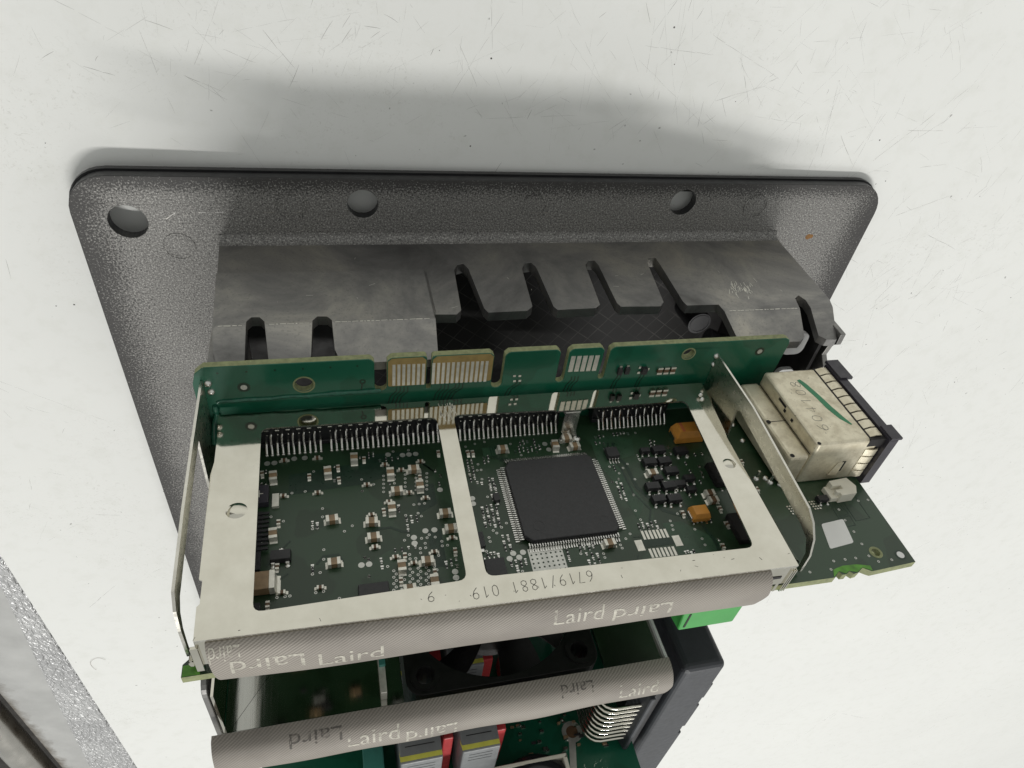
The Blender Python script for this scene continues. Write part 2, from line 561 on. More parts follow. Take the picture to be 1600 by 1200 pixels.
# single stroke engraving figures, unit cell 0..0.6 by 0..1
STROKE = {
    '6': [[(0.48, 1.0), (0.2, 0.72), (0.05, 0.36), (0.1, 0.1), (0.3, 0.0), (0.5, 0.1), (0.55, 0.32), (0.42, 0.52), (0.2, 0.52), (0.07, 0.36)]],
    '7': [[(0.05, 1.0), (0.55, 1.0), (0.25, 0.0)]],
    '1': [[(0.1, 0.78), (0.32, 1.0), (0.32, 0.0)]],
    '9': [[(0.12, 0.0), (0.4, 0.28), (0.55, 0.64), (0.5, 0.9), (0.3, 1.0), (0.1, 0.9), (0.05, 0.68), (0.18, 0.48), (0.4, 0.48), (0.53, 0.64)]],
    '8': [[(0.3, 0.52), (0.1, 0.66), (0.1, 0.88), (0.3, 1.0), (0.5, 0.88), (0.5, 0.66), (0.3, 0.52), (0.07, 0.34), (0.08, 0.1), (0.3, 0.0), (0.52, 0.1), (0.53, 0.34), (0.3, 0.52)]],
    '0': [[(0.3, 0.0), (0.1, 0.15), (0.05, 0.5), (0.1, 0.85), (0.3, 1.0), (0.5, 0.85), (0.55, 0.5), (0.5, 0.15), (0.3, 0.0)]],
    '4': [[(0.4, 0.0), (0.4, 1.0), (0.05, 0.3), (0.55, 0.3)]],
    '/': [[(0.1, -0.05), (0.5, 1.05)]],
    ' ': [],
}

# measured positions in mm: board pairs are (x, z), plate and backplane pairs (x, y)
D = {'bigcap': [-62.03, 79.46],
 'bphole': [[-54.11, -20.11], [26.68, -17.64]],
 'bppad': [[-64.93, -19.88], [44.48, -18.04]],
 'bpparts': [[11.24, -21.27], [12.89, -21.17], [16.09, -21.17], [17.64, -21.97], [20.83, -21.74], [22.38, -21.76], [-12.24, -21.01], [-11.09, -21.1], [-12.06, -22.45], [-10.92, -22.45]],
 'bpslot': [[-40.74, -23.09], [-29.97, -23.3], [-15.67, -24.32], [-2.05, -23.97], [7.88, -23.84]],
 'bpsold': [[-71.28, -18.4], [-71.06, -20.5], [33.43, -18.63], [33.64, -21.06]],
 'bpx': {'a': -40.79, 'b': -38.34, 'c': -30.6, 'd': -29.59, 'e': -17.06, 'f': -14.77, 'g': -2.98, 'h': -1.15, 'i': 6.65, 'j': 7.97, 'l': -73.61, 'r': 51.31},
 'caps': [[-60.79, 56.24, 'v'], [-50.74, 56.25, 'v'], [-45.59, 53.3, 'v'], [-38.89, 57.98, 'v'], [-34.28, 57.49, 'h'], [-33.58, 61.8, 'v'], [-38.08, 62.53, 'h'], [-60.47, 69.59, 'v'], [-50.3, 67.7, 'h'], [-43.32, 69.17, 'h'],
          [-43.23, 72.59, 'h'], [-50.25, 76.93, 'h'], [-39.42, 66.61, 'v'], [-29.72, 68.99, 'h'], [-29.24, 72.59, 'h'], [-38.92, 79.35, 'v'], [-34.38, 78.88, 'h'], [-33.71, 83.03, 'v'], [-38.05, 83.96, 'h'], [-15.42, 54.22, 'h'],
          [-3.92, 54.36, 'v'], [-0.96, 52.8, 'h'], [0.21, 55.15, 'h'], [-0.38, 79.94, 'h'], [24.66, 71.16, 'h'], [24.65, 72.88, 'h'], [14.54, 64.42, 'h']],
 'chip': [[-16.03, 57.77], [3.01, 58.19], [2.1, 78.1], [-16.51, 78.11]],
 'edge': [[25.09, 93.07], [41.03, 93.02], [42.55, 91.9], [42.8, 92.71], [43.77, 92.74], [44.72, 92.21], [45.26, 92.88], [46.35, 92.73], [47.93, 91.9], [48.59, 92.39], [49.44, 92.91], [59.82, 92.23]],
 'endpads': [[5.63, 80.81], [13.45, 80.81]],
 'f1': [[-37.05, -16.22], [-31.26, -16.38], [-37.02, -21.67]],
 'f2': [[-29.24, -16.35], [-18.47, -16.55], [-28.99, -21.85]],
 'f3': [[-0.1, -16.49], [5.25, -16.62], [0.52, -20.72]],
 'feet': [[[-62.14, 50.1], [-28.23, 50.08]], [[-23.57, 50.13], [-2.44, 50.18]], [[7.49, 50.33], [23.45, 50.16]]],
 'hole': [52.96, 89.11],
 'hole2': [57.86, 90.39],
 'ic2': [-44.0, 83.85],
 'pads': [[-62.07, 52.1], [-60.74, 52.11], [-57.04, 51.43], [-55.04, 51.45], [-38.85, 52.46], [-35.97, 52.91], [-34.67, 52.88], [-33.32, 52.88], [-29.76, 62.76], [-45.72, 77.65], [-44.41, 77.65], [-33.83, 72.0], [-32.17, 72.0],
          [-36.08, 73.17], [-36.11, 74.43], [-29.82, 81.31], [-29.84, 82.52], [-29.84, 83.71], [-23.88, 65.68], [-23.93, 66.96], [-18.74, 79.08], [-16.9, 79.11], [-19.64, 80.1], [-17.84, 80.07], [-5.79, 53.16], [-5.35, 54.84]],
 'pads14': [[[7.19, 78.68], [11.92, 78.83]], [[7.19, 82.78], [11.91, 82.92]]],
 'perf': [[-15.98, 78.64], [-9.47, 78.59], [-9.56, 83.94], [-16.05, 84.06]],
 'plusic': [-62.54, 60.95],
 'rightpads': [[39.86, 57.13], [39.64, 68.27], [42.06, 70.35], [40.0, 52.04]],
 'small': [[-58.9, 51.86, 'h'], [-52.64, 51.95, 'h'], [-58.91, 60.77, 'h'], [-52.73, 60.79, 'h'], [-43.57, 59.96, 'h'], [-52.69, 81.2, 'h'], [-58.81, 81.18, 'h'], [-59.63, 66.88, 'v'], [-43.22, 67.27, 'h'], [-43.17, 74.47, 'h'],
           [-43.13, 74.37, 'h'], [-39.76, 64.65, 'h'], [-39.78, 77.0, 'h'], [-38.14, 77.06, 'v'], [-36.75, 78.68, 'h'], [-32.89, 76.91, 'h'], [-29.24, 74.36, 'h'], [-43.52, 82.2, 'h'], [-40.93, 66.76, 'v'], [-39.74, 55.27, 'h'],
           [-32.66, 55.25, 'h'], [-36.68, 57.01, 'h'], [-35.78, 62.93, 'h'], [-32.84, 64.59, 'h'], [-39.74, 64.67, 'h'], [-54.21, 56.64, 'v'], [-48.77, 55.04, 'v'], [-48.74, 58.12, 'v'], [-62.86, 54.89, 'v'], [-43.67, 53.43, 'v'],
           [-29.16, 77.26, 'v'], [-59.67, 76.15, 'v'], [-61.0, 83.15, 'v'], [17.09, 74.99, 'v'], [21.83, 83.52, 'v'], [25.42, 74.88, 'v'], [25.13, 78.73, 'v'], [-28.74, 53.4, 'v'], [-22.7, 54.1, 'v'], [-21.71, 54.21, 'v'],
           [-39.33, 81.91, 'v'], [-33.27, 59.51, 'v'], [-33.36, 81.09, 'v']],
 'so8': [-22.82, 82.4],
 'so8b': [7.78, 57.96],
 'sticker': [[45.36, 81.21], [50.92, 80.67], [49.69, 86.34], [43.74, 87.02]],
 'tant': [[25.68, 54.66], [20.12, 75.59]],
 'tiny': [[-22.41, 68.09], [-22.44, 68.82], [-22.46, 69.55], [-22.49, 70.28], [-22.51, 70.99], [-22.54, 71.71], [-22.56, 72.41], [-21.5, 68.11], [-21.53, 68.85], [-21.56, 69.58], [-21.58, 70.3], [-21.61, 71.02], [-21.64, 71.74],
          [-21.67, 72.44], [-20.58, 68.13], [-20.61, 68.87], [-20.65, 69.6], [-20.68, 70.33], [-20.71, 71.05], [-20.74, 71.76], [-20.77, 72.47], [-19.66, 68.16], [-19.7, 68.9], [-19.73, 69.63], [-19.77, 70.36], [-19.81, 71.08],
          [-19.84, 71.79], [-19.88, 72.5], [-19.77, 63.24], [-19.82, 64.29], [-19.87, 65.33], [-19.92, 66.35], [-18.8, 63.26], [-18.85, 64.31], [-18.91, 65.35], [-18.97, 66.38], [-23.19, 56.15], [-23.22, 57.02], [-23.25, 57.88],
          [-23.28, 58.73], [-23.31, 59.58], [-23.33, 60.42], [-23.36, 61.25], [-22.31, 55.93], [-22.35, 56.8], [-22.38, 57.66], [-22.41, 58.52], [-22.45, 59.37], [-22.48, 60.21], [-22.51, 61.04], [-19.54, 55.48], [-19.71, 56.78],
          [-18.69, 55.46], [-18.87, 56.77], [-22.15, 62.12], [-21.32, 62.02], [-19.7, 61.28], [-19.72, 62.18], [-19.73, 63.08], [-19.75, 63.96], [-18.96, 61.27], [-18.98, 62.17], [-19.0, 63.07], [-19.02, 63.95], [-19.89, 75.42],
          [-19.91, 76.31], [-19.92, 77.2], [-19.94, 78.07], [-18.91, 75.47], [-18.93, 76.36], [-18.95, 77.25], [-18.97, 78.12], [-19.56, 81.04], [-19.58, 81.8], [-18.66, 81.03], [-18.69, 81.79], [-17.76, 81.02], [-17.8, 81.78],
          [-16.86, 81.01], [-16.9, 81.77], [-18.7, 82.76], [-18.72, 83.5], [-23.45, 78.78], [-22.81, 78.79], [-22.17, 78.79], [-21.52, 78.8], [-8.66, 79.85], [-8.69, 80.67], [-8.73, 81.47], [-8.76, 82.27], [-12.64, 54.47],
          [-11.67, 53.66], [-11.74, 54.57], [-10.76, 53.76], [-10.84, 54.67], [-9.86, 53.87], [-9.94, 54.78], [-8.95, 53.97], [-9.04, 54.88], [-8.04, 54.07], [-8.13, 54.98], [-7.13, 54.18], [-11.14, 52.56], [-10.35, 51.83],
          [-10.28, 52.66], [-9.49, 51.93], [-7.9, 51.98], [-8.04, 52.91], [-7.18, 53.71], [-7.33, 54.62], [5.96, 52.46], [5.47, 54.25], [6.87, 52.49], [6.37, 54.29], [7.79, 52.53], [7.28, 54.33], [10.31, 52.13], [11.15, 52.12],
          [11.99, 52.11], [12.83, 52.1], [13.68, 52.09], [18.0, 55.12], [17.59, 56.14], [18.91, 55.22], [18.5, 56.24], [23.17, 59.91], [24.9, 59.98], [26.63, 60.05], [28.38, 60.12], [6.31, 65.75], [6.23, 66.55], [6.16, 67.35],
          [6.09, 68.15], [6.01, 68.93], [5.94, 69.71], [7.18, 65.74], [7.11, 66.55], [7.03, 67.35], [6.95, 68.14], [6.88, 68.93], [6.8, 69.71], [7.07, 76.26], [7.0, 77.11], [8.0, 76.24], [7.92, 77.09], [8.92, 76.22],
          [8.84, 77.07], [9.86, 76.21], [9.77, 77.06], [10.79, 76.19], [10.7, 77.04], [-5.94, 79.17], [-6.11, 80.08], [-5.07, 79.16], [-5.24, 80.08], [-4.19, 79.15], [-4.36, 80.07], [-3.31, 79.14], [-3.49, 80.06], [-5.22, 81.4],
          [-5.24, 82.57], [-5.26, 83.72], [-4.22, 81.41], [-4.25, 82.58], [-4.28, 83.74], [-3.22, 81.42], [-3.25, 82.6], [-3.29, 83.76], [13.92, 83.75], [14.49, 83.69], [15.06, 83.64], [15.63, 83.58], [18.39, 77.22],
          [19.33, 77.23], [20.28, 77.25], [21.23, 77.27], [22.19, 77.29], [-36.98, 68.71], [-36.94, 69.44], [-36.03, 68.69], [-35.99, 69.42], [-35.07, 68.67], [-35.03, 69.4], [-36.92, 70.67], [-36.92, 71.63], [-31.12, 79.09],
          [-31.11, 80.07], [-30.2, 79.09], [-30.2, 80.07], [-29.27, 79.09], [-29.28, 80.07], [-39.7, 75.43], [-38.49, 75.45], [-37.27, 75.47], [-36.05, 75.49], [-53.91, 76.49], [-53.9, 77.07], [-53.89, 77.65], [-53.79, 67.64],
          [-53.8, 68.6], [-52.95, 67.65], [-52.97, 68.61], [-63.26, 69.59], [-63.13, 70.62], [-62.62, 69.58], [-62.5, 70.61], [-61.98, 69.56], [-61.86, 70.6], [-42.32, 77.2], [-42.28, 77.82], [-42.23, 78.44], [-42.68, 52.57],
          [-42.63, 51.92], [-41.81, 52.56], [-41.76, 51.91], [-40.55, 53.68], [-39.36, 53.71], [-38.17, 53.74], [-36.98, 53.77], [13.56, 59.05], [13.47, 59.8], [23.4, 62.23], [23.44, 64.48], [26.15, 63.56], [25.88, 65.27],
          [22.67, 67.54], [24.42, 67.52], [20.6, 70.8], [19.29, 69.24], [21.23, 59.29], [21.32, 57.09], [7.19, 61.3], [7.19, 62.03], [25.72, 66.32], [24.54, 67.66], [28.22, 69.9], [24.03, 70.81], [24.03, 72.85], [25.73, 81.4],
          [21.77, 81.97], [-38.08, 65.55], [-38.06, 66.17], [-38.12, 66.76], [-44.43, 52.8], [-49.46, 54.54], [-49.58, 57.81], [-62.22, 54.24], [-62.91, 57.35], [-62.19, 57.44], [-30.04, 58.13], [-29.14, 59.08], [-29.7, 61.29],
          [-39.22, 59.9], [-33.19, 59.0], [-39.33, 62.68]],
 'trans': [[15.25, 58.24, 0.7], [18.46, 58.22, 1], [15.13, 61.39, 1], [18.44, 61.53, 1], [18.9, 64.31, 1], [15.17, 66.03, 0.7], [13.22, 67.91, 1], [16.78, 68.12, 1], [19.34, 67.97, 0.8], [21.21, 69.61, 0.7], [23.45, 59.04, 1],
           [13.2, 71.17, 0.95], [16.53, 71.44, 1], [21.99, 66.72, 0.8], [-59.13, 74.27, 1.15]],
 'vias': [[-51.95, 64.45], [-51.99, 66.37], [-53.8, 68.81], [-52.97, 68.82], [-48.25, 70.11], [-46.81, 69.09], [-51.95, 73.56], [-52.0, 75.54], [-52.66, 78.12], [-53.93, 78.25], [-44.58, 80.04], [-45.05, 76.17], [-44.42, 76.66],
          [-61.0, 65.16], [-58.83, 66.43], [-60.58, 76.47], [-59.84, 78.27], [-59.83, 78.92], [-53.44, 81.9], [-52.2, 81.86], [-57.57, 81.9], [-58.33, 81.87], [-59.61, 81.86], [-49.69, 83.56], [-55.01, 60.0], [-57.4, 60.09],
          [-44.47, 58.34], [-44.5, 61.24], [-53.41, 55.2], [-42.28, 59.82], [-37.74, 51.71], [-34.65, 51.69], [-44.47, 58.34], [-44.53, 61.23], [-42.28, 59.82], [-35.2, 65.73], [-34.19, 65.71], [-33.16, 65.68], [-34.65, 67.83],
          [-34.14, 68.59], [-36.99, 68.01], [-37.02, 72.57], [-37.82, 73.53], [-34.73, 73.54], [-33.72, 73.54], [-32.24, 73.61], [-33.25, 72.96], [-34.22, 74.7], [-35.23, 75.66], [-34.26, 75.66], [-35.28, 76.61], [-31.18, 74.7],
          [-31.25, 75.68], [-30.28, 75.67], [-32.19, 77.59], [-37.26, 76.68], [-37.29, 77.58], [-36.28, 77.63], [-44.59, 80.07], [-41.29, 78.58], [-45.05, 76.19], [-44.42, 76.63], [-40.33, 79.59], [-39.96, 80.29], [-40.45, 80.87],
          [-40.08, 81.57], [-40.57, 82.13], [-40.21, 82.82], [-40.7, 83.37], [-40.33, 84.05], [-38.93, 79.62], [-38.56, 80.33], [-39.07, 80.9], [-38.7, 81.6], [-39.2, 82.17], [-38.84, 82.86], [-39.33, 83.41], [-38.97, 84.09],
          [-37.52, 79.65], [-37.16, 80.36], [-37.67, 80.94], [-37.31, 81.64], [-37.82, 82.21], [-37.46, 82.9], [-37.96, 83.46], [-37.61, 84.14], [-36.11, 79.69], [-35.75, 80.4], [-36.27, 80.98], [-35.92, 81.68], [-36.43, 82.25],
          [-36.07, 82.94], [-36.58, 83.5], [-36.23, 84.18], [-34.69, 79.72], [-34.34, 80.43], [-34.86, 81.01], [-34.51, 81.72], [-35.03, 82.29], [-34.68, 82.98], [-35.2, 83.54], [-34.85, 84.23], [-33.27, 79.75], [-32.92, 80.47],
          [-33.45, 81.05], [-33.1, 81.76], [-33.63, 82.33], [-33.28, 83.02], [-33.81, 83.59], [-33.46, 84.27], [-40.21, 57.94], [-40.29, 58.95], [-40.38, 59.96], [-40.47, 60.95], [-40.55, 61.93], [-38.11, 58.03], [-38.21, 59.05],
          [-38.31, 60.05], [-38.41, 61.05], [-38.51, 62.03], [-36.01, 58.12], [-36.12, 59.14], [-36.23, 60.15], [-36.34, 61.15], [-36.45, 62.14], [-33.88, 58.21], [-34.01, 59.23], [-34.13, 60.25], [-34.25, 61.25], [-34.37, 62.24],
          [-31.75, 58.3], [-31.89, 59.33], [-32.02, 60.34], [-32.15, 61.35], [-32.29, 62.34], [-18.51, 72.31], [-19.63, 73.15], [-21.35, 73.63], [-20.8, 74.3], [-22.44, 75.07], [-22.41, 75.96], [-23.51, 77.95], [-19.36, 67.47],
          [-20.83, 65.68], [-17.91, 82.99], [-21.12, 57.16], [-21.59, 58.72], [-20.79, 58.71], [-21.06, 61.12], [-22.8, 52.06], [-20.73, 51.49], [-18.6, 51.15], [-11.63, 55.72], [-13.2, 52.33], [9.11, 61.77], [7.75, 63.07],
          [7.12, 64.55], [10.46, 60.82], [10.58, 65.05], [8.81, 68.95], [6.28, 61.07], [5.55, 65.14], [15.55, 52.16], [17.83, 65.14], [7.73, 72.84], [8.78, 69.02], [7.98, 75.08], [4.66, 78.0], [3.45, 78.94], [13.89, 76.17],
          [13.83, 77.24], [13.61, 78.24], [18.08, 78.77], [18.58, 81.05], [18.55, 82.49], [16.09, 74.69], [1.91, 80.15], [2.0, 80.89], [-1.96, 81.55], [-2.0, 82.39], [-6.25, 80.94], [5.58, 65.14], [7.09, 64.62], [51.22, 81.01],
          [51.38, 83.9], [51.22, 86.87], [42.84, 89.65], [45.43, 89.66], [47.84, 89.69], [50.93, 89.64], [52.14, 91.12], [55.21, 91.16], [36.55, 91.2], [41.17, 91.3], [57.35, 76.76], [59.74, 76.83], [51.5, 78.33]],
 'wall': [[-71.85, 1.95], [-70.37, 38.32], [-69.28, 42.97], [-65.4, 42.1], [-64.65, 40.54], [-64.45, 31.97], [-63.63, 30.61], [-62.05, 30.7], [-61.09, 32.19], [-60.37, 40.87], [-59.46, 42.57], [-53.41, 42.12], [-52.51, 40.38],
          [-51.96, 32.37], [-51.01, 31.06], [-49.13, 31.18], [-48.23, 32.45], [-48.0, 39.23], [-46.99, 42.26], [-43.61, 42.44], [-28.92, 42.47], [-27.81, 40.87], [-27.15, 30.48], [-22.37, 30.76], [-21.16, 29.23], [-20.22, 14.06],
          [-19.23, 11.84], [-17.64, 11.13], [-16.79, 13.43], [-16.06, 28.87], [-15.41, 30.53], [-6.69, 30.38], [-5.09, 28.82], [-3.92, 13.87], [-2.72, 11.59], [-1.09, 11.25], [-0.28, 13.22], [-0.26, 29.08], [0.38, 30.45],
          [9.37, 30.28], [10.86, 29.0], [12.36, 12.86], [13.67, 10.9], [15.33, 10.78], [15.76, 12.96], [15.1, 28.54], [15.62, 30.08], [25.28, 30.48], [26.73, 28.8], [29.11, 11.76], [30.3, 9.98], [32.16, 10.2], [32.19, 13.09],
          [31.65, 28.7], [31.99, 30.49], [40.2, 30.58], [41.17, 40.85], [41.64, 41.65], [57.06, 41.91], [58.76, 40.68], [61.86, 29.16], [63.58, 27.96], [64.33, 30.03], [62.62, 40.6], [64.3, 41.72], [67.07, 41.9]],
 'white': [53.94, 75.77]}

rnd = random.Random(7)
YP = -33.8          # upper face of the main board
YS = -25.1          # shield frame
ZB = 45.0           # face of the backplane

# ------------------------------------------------------------------ setting
def tag(o, label=None, cat=None, kind=None, group=None):
    for k, v in (('label', label), ('category', cat), ('kind', kind), ('group', group)):
        if v:
            o[k] = v
    return o

b = MB()
b.box(-155.4, 2600, -3200, 1800, -TZ - 30, -TZ)
tag(b.build('tabletop', 'table'), 'white scuffed laminate tabletop under the circuit board unit', 'table', 'structure')

b = MB()
b.box(-4000, 4000, -6000, 4000, -760, -740)
tag(b.build('floor', 'dark_floor'), 'dark floor below the table edge', 'floor', 'structure')

edge_root = bpy.data.objects.new('edge_profile', None)
COL.objects.link(edge_root)
edge_root.location = W((-170, -200, -TZ - 30))
tag(edge_root, 'grey table edge trim with a pebbled sloping border and a smooth strip', 'edge trim')
def extrude_y(b, prof, y0, y1, m=0, closed=True):
    n = len(prof)
    vs = [(p[0], y0, p[1]) for p in prof] + [(p[0], y1, p[1]) for p in prof]
    b.add(vs, [(i, (i + 1) % n, (i + 1) % n + n, i + n) for i in range(n)] + [tuple(range(n)), tuple(reversed(range(n, 2 * n)))], m)
b = MB()
ys_ = [300, -60, -120, -160, -210, -270, -330, -400, -1400]
xi_ = [-157.5, -157.8, -158.6, -162.5, -167.5, -173.0, -178.0, -184.0, -188.0]      # the pebbled border widens along the edge
def loft(b, prof_at):
    rows = [prof_at(k) for k in range(len(ys_))]
    n = len(rows[0])
    vs = [(p[0], ys_[k], p[1]) for k, r in enumerate(rows) for p in r]
    fs = [(k * n + i, k * n + (i + 1) % n, (k + 1) * n + (i + 1) % n, (k + 1) * n + i) for k in range(len(rows) - 1) for i in range(n)]
    b.add(vs, fs + [tuple(range(n)), tuple(reversed(range((len(rows) - 1) * n, len(rows) * n)))])
loft(b, lambda k: [(-155.8, -0.9), (-156.4, -0.2), (-157.0, -0.3), (xi_[k], -0.3 + (xi_[k] + 157.0) * 0.16), (xi_[k], -30), (-155.8, -30)])
b.build('pebbled_border', 'pebbled', None, 30).parent = edge_root
b = MB()
loft(b, lambda k: [(xi_[k] - 0.02, -0.5 + (xi_[k] + 157.0) * 0.16), (min(xi_[k] - 1.5, -187.0), -4.6), (min(xi_[k] - 2.5, -189.2), -5.4), (min(xi_[k] - 3, -190.0), -7.2), (min(xi_[k] - 3, -190.2), -30), (xi_[k] - 0.02, -30)])
b.build('flat_strip', 'smooth_grey_profile', None, 30).parent = edge_root
for ch in edge_root.children:
    ch.matrix_parent_inverse = Matrix.Translation(-edge_root.location)

b = MB()
b.tube([(-203, 300, -9), (-203, -1400, -9)], 6.4, 24)
tag(b.build('steel_rail', 'rail_steel', None, 40), 'round polished steel rail beside the grey table edge', 'rail')

# fine scratches and specks in the table top: nobody could count them
b = MB()
def scratch(x, y, ang, ln, w, bend):
    pts = []
    for k in range(5):
        t = k / 4 - 0.5
        pts.append((x + math.cos(ang) * ln * t - math.sin(ang) * bend * t * t, y + math.sin(ang) * ln * t + math.cos(ang) * bend * t * t, -TZ + 0.01))
    vs, fs = [], []
    for k, p in enumerate(pts):
        ww = w * (0.25 + 0.75 * math.sin(math.pi * (k + 0.25) / 4.5)) / 2
        vs += [(p[0] - math.sin(ang) * ww, p[1] + math.cos(ang) * ww, p[2]), (p[0] + math.sin(ang) * ww, p[1] - math.cos(ang) * ww, p[2])]
    for k in range(4):
        fs.append((2 * k, 2 * k + 1, 2 * k + 3, 2 * k + 2))
    b.add(vs, fs)
for cx, cy, rx, ry, n in ((-60, 24, 45, 16, 60), (10, 26, 60, 18, 70), (80, 24, 50, 22, 70), (125, -25, 40, 45, 90), (150, -110, 60, 80, 110), (330, -300, 220, 200, 50), (-132, -60, 20, 80, 24), (40, 60, 160, 40, 60)):
    for i in range(int(n * 1.7)):
        x, y = rnd.gauss(cx, rx * 0.6), rnd.gauss(cy, ry * 0.6)
        if x < -150:
            continue
        far = 1 + max(0, (-y) / 160)
        ang = rnd.choice((rnd.gauss(0.9, 0.3), rnd.gauss(2.4, 0.4), rnd.gauss(1.5, 0.3), rnd.uniform(0, 3.1)))
        ln = min(40, rnd.expovariate(1 / 7.5) + 0.8) * far ** 0.5
        w = rnd.choice((0.02, 0.026, 0.032, 0.04, 0.065)) * far ** 0.7
        pieces = 1 + int(ln / 5.0)
        for k in range(pieces):                       # worn, broken lines
            if pieces > 1 and rnd.random() < 0.22:
                continue
            t = (k + 0.5) / pieces - 0.5
            scratch(x + math.cos(ang) * ln * t, y + math.sin(ang) * ln * t, ang + rnd.uniform(-0.05, 0.05), ln / pieces * rnd.uniform(0.75, 1.15), w * rnd.uniform(0.5, 1.3), rnd.uniform(-0.4, 0.4))
tag(b.build('scratches', 'scratch'), 'fine grey scratches worn into the white tabletop', 'scratches', 'stuff')
b = MB()
for i in range(90):
    x, y = rnd.uniform(-140, 240), rnd.uniform(-240, 60)
    s = rnd.uniform(0.07, 0.24)
    b.dome((x, y, -TZ + 0.005), 'z', s, s * 0.4, 6, 0, 2)
tag(b.build('dust_specks', 'speck'), 'dark dust specks scattered over the white tabletop', 'dust', 'stuff')
b = MB()
hp = [(-145.5 + 3.4 * math.cos(a), -208.5 + 5 * math.sin(a), -TZ + 0.15 + 0.3 * math.sin(a * 2) ** 2) for a in [math.radians(40 + 17 * k) for k in range(12)]]
b.tube(hp, 0.06, 6)
tag(b.build('curled_fibre', 'hair', None, 60), 'thin curled pale fibre lying on the tabletop near its grey edge', 'fibre')

# ------------------------------------------------------------------ the unit
unit = bpy.data.objects.new('control_unit', None)
COL.objects.link(unit)
unit.matrix_world = UNIT
tag(unit, 'opened electronic control unit with green circuit boards on a grey cast plate', 'electronic unit')

# --- mounting plate with holes
b = MB()
holes = [(-89.7, -10.2, 3.9), (-39.8, -5.8, 3.5), (41.2, -5.0, 3.5), (91, -60, 3.6), (-89.7, -205, 3.9), (90, -205, 3.9)]
out = rrect(-100.3, 102.0, -216, 0.4, 8.5, 8)
b.prism(out, [circle(h[0], h[1], h[2], 32) for h in holes], 'xy', -2.6, 0, 0, 1, 2)
plate = b.build('mounting_plate', ['plate', 'black_paint', 'black_paint'], unit, None, 0.9, 3)
plate.data.materials[2] = M['black_paint']
b = MB()
b.prism(rrect(-100.7, 102.4, -216.4, 0.8, 8.7, 8), [rrect(-97, 98.7, -212.5, -3.2, 6, 6)], 'xy', -3.9, -2.62)
b.build('black_rim', 'black_paint', unit, None, 0.8, 3)
b = MB()
b.hexa([(-66, -205, -6.3), (66, -205, -4.5), (66, -20, -4.5), (-66, -20, -6.3), (-66, -205, -2.62), (66, -205, -2.62), (66, -20, -2.62), (-66, -20, -2.62)])
b.build('front_body', 'plastic_black', unit, None, 1.2)
for x, y, r in ((-80.6, -16.4, 3.4), (-55.6, -6.3, 3.4), (1.2, -6.1, 3.2), (62.7, -5.9, 3.4)):
    b = MB()
    b.ring((x, y, 0), 'z', r - 0.3, r, 0.16, 36)
    b.ring((x, y, 0), 'z', r - 0.9, r - 0.75, 0.05, 36)
    b.build('casting_mark', 'plate', plate)
b = MB()
for i in range(26):
    x0 = -82 + i * 3.4
    if rnd.random() < 0.25 or -44.5 < x0 < -35:
        continue
    b.strip([(x0, -7.9 + 1.6 * (x0 < -76) * -((-76 - x0) / 6), 0), (x0 + rnd.uniform(1.5, 3.3), -7.9, 0)], 0.16, (0, 0, 1), 0.05)
b.build('witness_line', 'cast', plate, kind='stuff')
b = MB()
b.frus((84.3, 0, 0), 0.1, 0.1, 0.1, 0.1, 0.1)
b = MB()
b.dome((83.5, -15.3, 0), 'z', 0.9, 0.12, 9)
b.dome((84.4, -15.2, 0), 'z', 0.7, 0.1, 9)
simple('rust', (0.20, 0.10, 0.03), 0.8, 0, 0.3, 900)
b.build('rust_spot', 'rust', plate)

# --- cast housing walls around the recess
YW = -14.9
wall = [tuple(p) for p in D['wall']]
outline = wall + [(71.2, 30.0), (72.2, 4.0), (72.6, -0.5), (-72.0, -0.5)]
b = MB()
b.prism(outline, [], 'xz', YW - 3.0, YW, 0)
import bmesh
bm = bmesh.new()
for v in b.v:
    bm.verts.new(v)
bm.verts.ensure_lookup_table()
for f in b.f:
    try:
        bm.faces.new([bm.verts[i] for i in f])
    except ValueError:
        pass
bmesh.ops.remove_doubles(bm, verts=bm.verts, dist=1e-4)
for co, no in (((0, 0, 33.2), (0, 0, 1)), ((0, 0, 2.5), (0, 0, 1)), ((-27.5, 0, 0), (1, 0, 0)), ((-26.7, 0, 0), (1, 0, 0)), ((41.0, 0, 0), (1, 0, 0)), ((0, 0, 13.5), (0, 0, 1)), ((0, 0, 15.0), (0, 0, 1))):
    bmesh.ops.bisect_plane(bm, geom=bm.verts[:] + bm.edges[:] + bm.faces[:], plane_co=co, plane_no=no)
for v in bm.verts:
    x, y, z = v.co
    d = 0.0
    if x < -27.3 and z > 14.5:
        d += 1.0
    if z > 33.3 and (x < -20 or x > 40.5):
        d -= (z - 33.2) * 0.34
    d -= min(z, 42) * 0.012
    if y < YW - 1.5:
        d += max(0.0, min(z, 42.0)) / 42 * 1.0
    v.co.y = y + d
bmesh.ops.triangulate(bm, faces=[f for f in bm.faces if len(f.verts) > 4])
bmesh.ops.recalc_face_normals(bm, faces=bm.faces)
b = MB()
bm.verts.index_update()
b.add([tuple(v.co) for v in bm.verts], [tuple(v.index for v in f.verts) for f in bm.faces])
bm.free()
tabs = b.build('housing_wall', 'cast', unit, None, 0.95, 4)
b = MB()
for x0, x1, yy in ((-69.6, -65.2, 0.62), (-60.2, -52.6, 0.62), (-47.6, -28.6, 0.62), (41.8, 60.2, -0.38)):
    x = x0
    while x < x1:
        l = rnd.uniform(0.3, 1.4)
        b.strip([(x, YW + yy, 33.2), (min(x + l, x1), YW + yy, 33.2 + rnd.uniform(-0.08, 0.08))], rnd.uniform(0.10, 0.24), (0, 1, 0), 0.012)
        x += l + rnd.uniform(0.1, 0.5)
